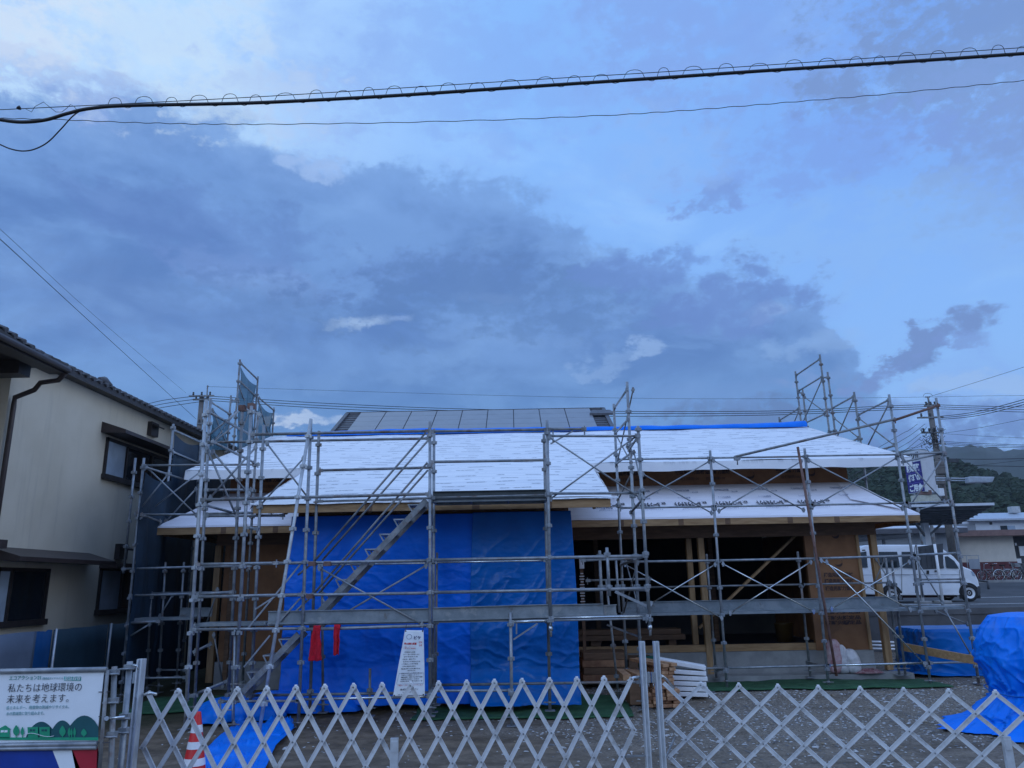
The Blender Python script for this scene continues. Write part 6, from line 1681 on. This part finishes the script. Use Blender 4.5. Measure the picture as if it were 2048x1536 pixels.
def wire(name, label, pts, r, mt=cablem, group=None, sub=14):
    """pts: (px, py, distance) along one hanging wire"""
    q = [at(*p) for p in pts]; path = []
    for i in range(len(q) - 1):
        p0 = q[max(i - 1, 0)]; p1, p2 = q[i], q[i + 1]; p3 = q[min(i + 2, len(q) - 1)]
        for k in range(sub):
            t = k / sub
            path.append(.5 * ((2 * p1) + (p2 - p0) * t + (2 * p0 - 5 * p1 + 4 * p2 - p3) * t * t + (3 * p1 - p0 - 3 * p2 + p3) * t ** 3))
    path.append(q[-1])
    mb = MB(); mb.tube(path, r, 6); o = mb.build(name, mt); tag(o, label, 'wire', group); return path
g1 = 'overhead lines'
NY = 6.0
main = wire('overhead_cable', 'thick black communication cable crossing the top of the sky', [(-700, 130, NY), (-300, 195, NY), (-80, 228, NY), (-10, 238, NY), (40, 244, NY), (90, 240, NY), (135, 227, NY), (180, 217, NY), (260, 211, NY), (500, 206, NY), (760, 193, NY), (1024, 175.5, NY), (1280, 158.5, NY), (1536, 141, NY), (1800, 124, NY), (2048, 107, NY), (2140, 100, NY), (2700, 58, NY), (3200, 18, NY)], .0155)
mess = wire('messenger_wire', 'thin straight messenger wire just above the thick black cable', [(-700, 258, NY), (-80, 224, NY), (0, 219.5, NY), (500, 194.5, NY), (1024, 162, NY), (1400, 139, NY), (2048, 95, NY), (2140, 88, NY), (2700, 44, NY), (3200, 4, NY)], .0035)
# spiral hanger wound round cable and messenger
mb = MB(); pts = []
def ycab(x): 
    xs = [(260, 211), (500, 206), (760, 193), (1024, 175.5), (1280, 158.5), (1536, 141), (1800, 124), (2048, 107), (2140, 100), (2700, 58)]
    for (a, b), (c, d) in zip(xs, xs[1:]):
        if x <= c: return b + (d - b) * (x - a) / (c - a)
    return 100
ymes = lambda x: 219.5 - x * .0605 if x < 1024 else 157.6 - (x - 1024) * .0605
def spiral(x0, x1):
    pts = []; x = x0; ph = 0.0; rr = random.Random(4)
    per = 56
    while x < x1:
        n_ = 16
        per = rr.choice((44, 50, 58, 66, 74)); amp = rr.uniform(.80, 1.15)
        for k in range(n_):
            t = k / n_; xx = x + per * (t + .05 * math.sin(4 * PI * t)); yc = ycab(xx)
            c_ = ((1 - math.cos(2 * PI * t)) / 2) ** .85
            top = yc - 18 * amp
            py = yc + 5 + (top - yc - 5) * c_
            pts.append(at(xx, py, NY + .05 * math.sin(2 * PI * t)))
        x += per
    return pts
mb = MB(); mb.tube(spiral(205, 2600), .0028, 5)
mb.tube([at(x, y, NY) for x, y in ((50, 217), (63, 224), (70, 213), (87, 204), (98, 213), (112, 224), (124, 224), (134, 216), (141, 209), (148, 213), (157, 223), (170, 222))], .0024, 5)
tag(mb.build('spiral_hanger', cablem), 'loose spiral hanger wire coiling along the thick black cable', 'wire')
q = at(38, 215, NY); mb = MB(); mb.lathe((q.x, q.y, q.z - .012), [(0, -.006), (.020, 0), (.016, .015), (.005, .03), (0, .032)], 10); tag(mb.build('cable_clip', cablem), 'small dark clip on the messenger wire at the far left', 'clip')
mb = MB(); tp = []
rr = random.Random(8)
low = [(-700, 190), (-300, 220), (-60, 233), (0, 236.5), (110, 239), (260, 245), (400, 248.3), (520, 248.8), (760, 246), (1024, 239), (1250, 229), (1400, 219), (1560, 206), (1720, 193), (1900, 176), (2048, 161), (2120, 153), (2700, 84), (3200, 14)]
q = [at(*p, 6.6) for p in low]
for i in range(len(q) - 1):
    for k in range(14):
        t = k / 14; p = q[i].lerp(q[i + 1], t); p.z += .0045 * math.sin((i * 14 + k) * 1.35) ; tp.append(p)
mb.tube(tp, .0036, 5); tag(mb.build('twisted_wire', cablem), 'thin twisted wire sagging below the thick cable', 'wire')
wire('loop_cable', 'slack black loop of cable hanging at the upper left corner', [(-400, 20, NY), (-200, 160, NY), (-60, 262, NY), (0, 289, NY), (22, 298, NY), (46, 302, NY), (70, 298, NY), (96, 284, NY), (122, 258, NY), (146, 232, NY), (168, 219, NY), (200, 214.5, NY), (245, 213, NY)], .006)
wire('service_wire', 'dark service wire slanting down over the cream house to the left pole', [(-600, 0, 9), (-60, 428, 15), (0, 478, 17), (200, 662, 30), (392, 838, 43.8)], .010)
wire('service_wire', 'fainter wire slanting down beside the darker one to the left pole', [(-600, -30, 9), (-60, 408, 15), (0, 458, 17), (190, 632, 30), (372, 786, 43.8)], .0055)
Yp = 43.9
for i, (yl, ym, yr, lab) in enumerate(((791, 808, 809, 'upper'), (796, 812, 813, 'middle'), (801, 818, 817, 'lower'))):
    wire('power_line', f'{lab} of three parallel power lines between the two poles', [(402 + i * 8, yl, Yp), (640, yl + 15, Yp), (900, ym + 9, Yp), (1200, ym + 14.5, Yp - .6), (1540, yr + 13, Yp - 1.2), (1750, yr + 4, 42.2), (1858, yr, 42)], .018, cablem, g1)
    wire('power_line', f'{lab} power line running left from the left pole behind the eave', [(402 + i * 8, yl, Yp), (330, yl + 9 + i * 2, 42), (270, yl + 22 + i * 2, 40), (150, yl + 40, 38)], .018, cablem, g1)
    wire('power_line', f'{lab} power line running right from the right pole, level', [(1858, yr, 42), (1950, yr + 3, 42.5), (2048, yr + 5 + i, 43), (2150, yr + 5, 43.5)], .016, cablem, g1)
    wire('power_line', f'{lab} power line rising right toward the picture edge', [(1876, 833 + i * 3, 42), (1950, 824 + i * 4, 38), (2048, 799 + i * 5, 33), (2150, 768 + i * 5, 29)], .017, cablem, g1)
wire('ground_wire', 'faint top wire running between the rods of both poles', [(415, 773, 44), (660, 781, 44), (1000, 791, 44), (1320, 797, 43.5), (1600, 797, 43), (1857, 794, 42)], .008, cablem)
wire('ground_wire', 'faint top wire running right from the rod of the right pole', [(1857, 794, 42), (1960, 792, 42.5), (2048, 791, 43), (2150, 790, 43)], .008)
wire('ground_wire', 'faint wire rising right from the top of the right pole', [(1857, 794, 42), (1960, 762, 38), (2048, 734, 34), (2150, 700, 30)], .009)
for i, (a, b) in enumerate((((1835, 848), (1798, 871)), ((1850, 848), (1798, 884)), ((1842, 866), (1796, 897)), ((1842, 874), (1800, 906)), ((1858, 876), (1796, 912)), ((1866, 882), (1802, 904)))):
    names = ('first', 'second', 'third', 'fourth', 'fifth', 'sixth')
    wire('service_wire', f'{names[i]} from the top of the service wires fanning down left of the right pole', [(*a, 41.8), ((a[0] + b[0]) / 2, (a[1] + b[1]) / 2 + 2, 41), (*b, 40), (b[0] - 160, b[1] + 95, 34)], .011, cablem, 'service wires fanning from the right pole')
for i, (yl, yr, lab) in enumerate(((866, 876, 'highest'), (882, 890, 'second'), (885, 893, 'third'), (888, 896, 'lowest'))):
    wire('communication_line', f'{lab} communication line running right across the pole below the arms', [(1872, yl, 41.8), (1960, (yl + yr) / 2 + 1, 42), (2048, yr, 42.5), (2150, yr + 4, 43)], .013 if i else .008, cablem, g1)
wire('communication_line', 'dark line crossing before the far blue mountain, upper', [(1876, 917, 41), (1960, 918.5, 41), (2048, 917, 41), (2150, 914, 41)], .016, cablem, g1)
wire('communication_line', 'dark line crossing before the far blue mountain, lower', [(1880, 930, 41), (1960, 931.5, 41), (2048, 933, 41), (2150, 935, 41)], .015, cablem, g1)
wire('communication_line', 'sloping line crossing before the far blue mountain', [(1880, 936, 41), (1960, 930, 41), (2048, 920, 41), (2150, 908, 41)], .009, cablem, g1)
wire('communication_line', 'faint line with a splice sleeve rising right over the clouds', [(1890, 866, 41.5), (1957, 856, 40), (2048, 838, 37), (2150, 815, 34)], .009, cablem, g1)

# ================================================================== HILLS
def hillside(name, rim, Yn, Yr_, mt, amp, nu=150, nv=30, z0=1.4):
    q = [at(*p, Yr_) for p in rim]
    def rimz(x):
        for a, b in zip(q, q[1:]):
            if x <= b.x: t = (x - a.x) / (b.x - a.x); return a.z + (b.z - a.z) * t
        return q[-1].z
    xa, xb = q[0].x, q[-1].x
    def fn(u, v):
        x = xa + (xb - xa) * u; s_ = min(v / .8, 1); k = math.sin(s_ * PI / 2) ** 1.2
        y = Yn + (Yr_ - Yn) * v / .8
        xx = x * (y / Yr_) if v < .8 else x
        z = z0 + (rimz(x) - z0) * k - (0 if v <= .8 else (v - .8) * 2 * (rimz(x) - z0))
        z += amp * fbm((xx, y, 0), .6 / amp / 2.5, 5) * (1.0 if v > .05 else 0)
        return (xx, y, max(z, z0 - .5))
    return tag(MB().grid(fn, nu, nv).build(name, mt), None, None, None, 'structure'), q, rimz
far_rim = [(700, 965), (1100, 950), (1500, 935), (1700, 925), (1830, 919), (1895, 915), (1925, 917), (1948, 912), (1978, 911), (2010, 917), (2048, 912), (2150, 905), (2400, 930)]
hillside('far_mountain', far_rim, 700, 1500, leaf2, 14, 260, 34)
near_rim = [(1200, 995), (1450, 965), (1600, 942), (1700, 936), (1790, 940), (1890, 947), (1926, 954), (1967, 963), (2010, 973), (2060, 984), (2200, 1015), (2500, 1050)]
hl, hq, hrim = hillside('wooded_hill', near_rim, 150, 330, leaf, 3.0, 200, 40)
random.seed(21)
wd = MB(); k = 0
while k < 2600:
    t = random.random(); v = random.random() ** .7
    x = hq[0].x + (hq[-1].x - hq[0].x) * t; y = 150 + 180 * v; xx = x * (y / 330)
    if xx / y < .38 or xx / y > .74: continue
    z = 1.4 + (hrim(x) - 1.4) * math.sin(v * PI / 2) ** 1.2 + 3.0 * fbm((xx, y, 0), .6 / 7.5, 5)
    r = random.uniform(1.0, 2.2)
    n = 6
    vs, fs = [], []
    for i in range(5):
        a_ = -PI / 2 + PI * i / 4
        for j in range(n):
            b_ = 2 * PI * j / n + i * .5
            w_ = r * random.uniform(.65, 1.25)
            vs.append((xx + w_ * math.cos(a_) * math.cos(b_), y + w_ * math.cos(a_) * math.sin(b_), z + .2 * r + w_ * .8 * math.sin(a_)))
    for i in range(4):
        for j in range(n): q_ = (j + 1) % n; fs.append((i * n + j, i * n + q_, (i + 1) * n + q_, (i + 1) * n + j))
    wd.add(vs, fs, False, 0 if random.random() < .6 else 1); k += 1
leaf3 = mat('light_hill_foliage', (.012, .026, .012), .95, 0, .35, .3, col2=(.026, .046, .020))
tag(wd.build('woodland', [leaf, leaf3]), 'dark green wooded hillside of many tree crowns behind the roadside buildings', 'woodland', None, 'stuff')

# ================================================================== EVENING AIR
hz = MB(); hz.box(-900, 1700, -40, 1650, -1.2, 460)
hm = bpy.data.materials.new('evening_haze'); hm.use_nodes = True
hm.node_tree.nodes.remove(hm.node_tree.nodes['Principled BSDF'])
pv = hm.node_tree.nodes.new('ShaderNodeVolumePrincipled')
pv.inputs['Color'].default_value = (.80, .88, 1.0, 1); pv.inputs['Density'].default_value = .00020; pv.inputs['Anisotropy'].default_value = .2
hm.node_tree.links.new(pv.outputs[0], hm.node_tree.nodes['Material Output'].inputs['Volume'])
tag(hz.build('haze', hm), 'thin blue evening haze over the far hills', None, None, 'stuff')
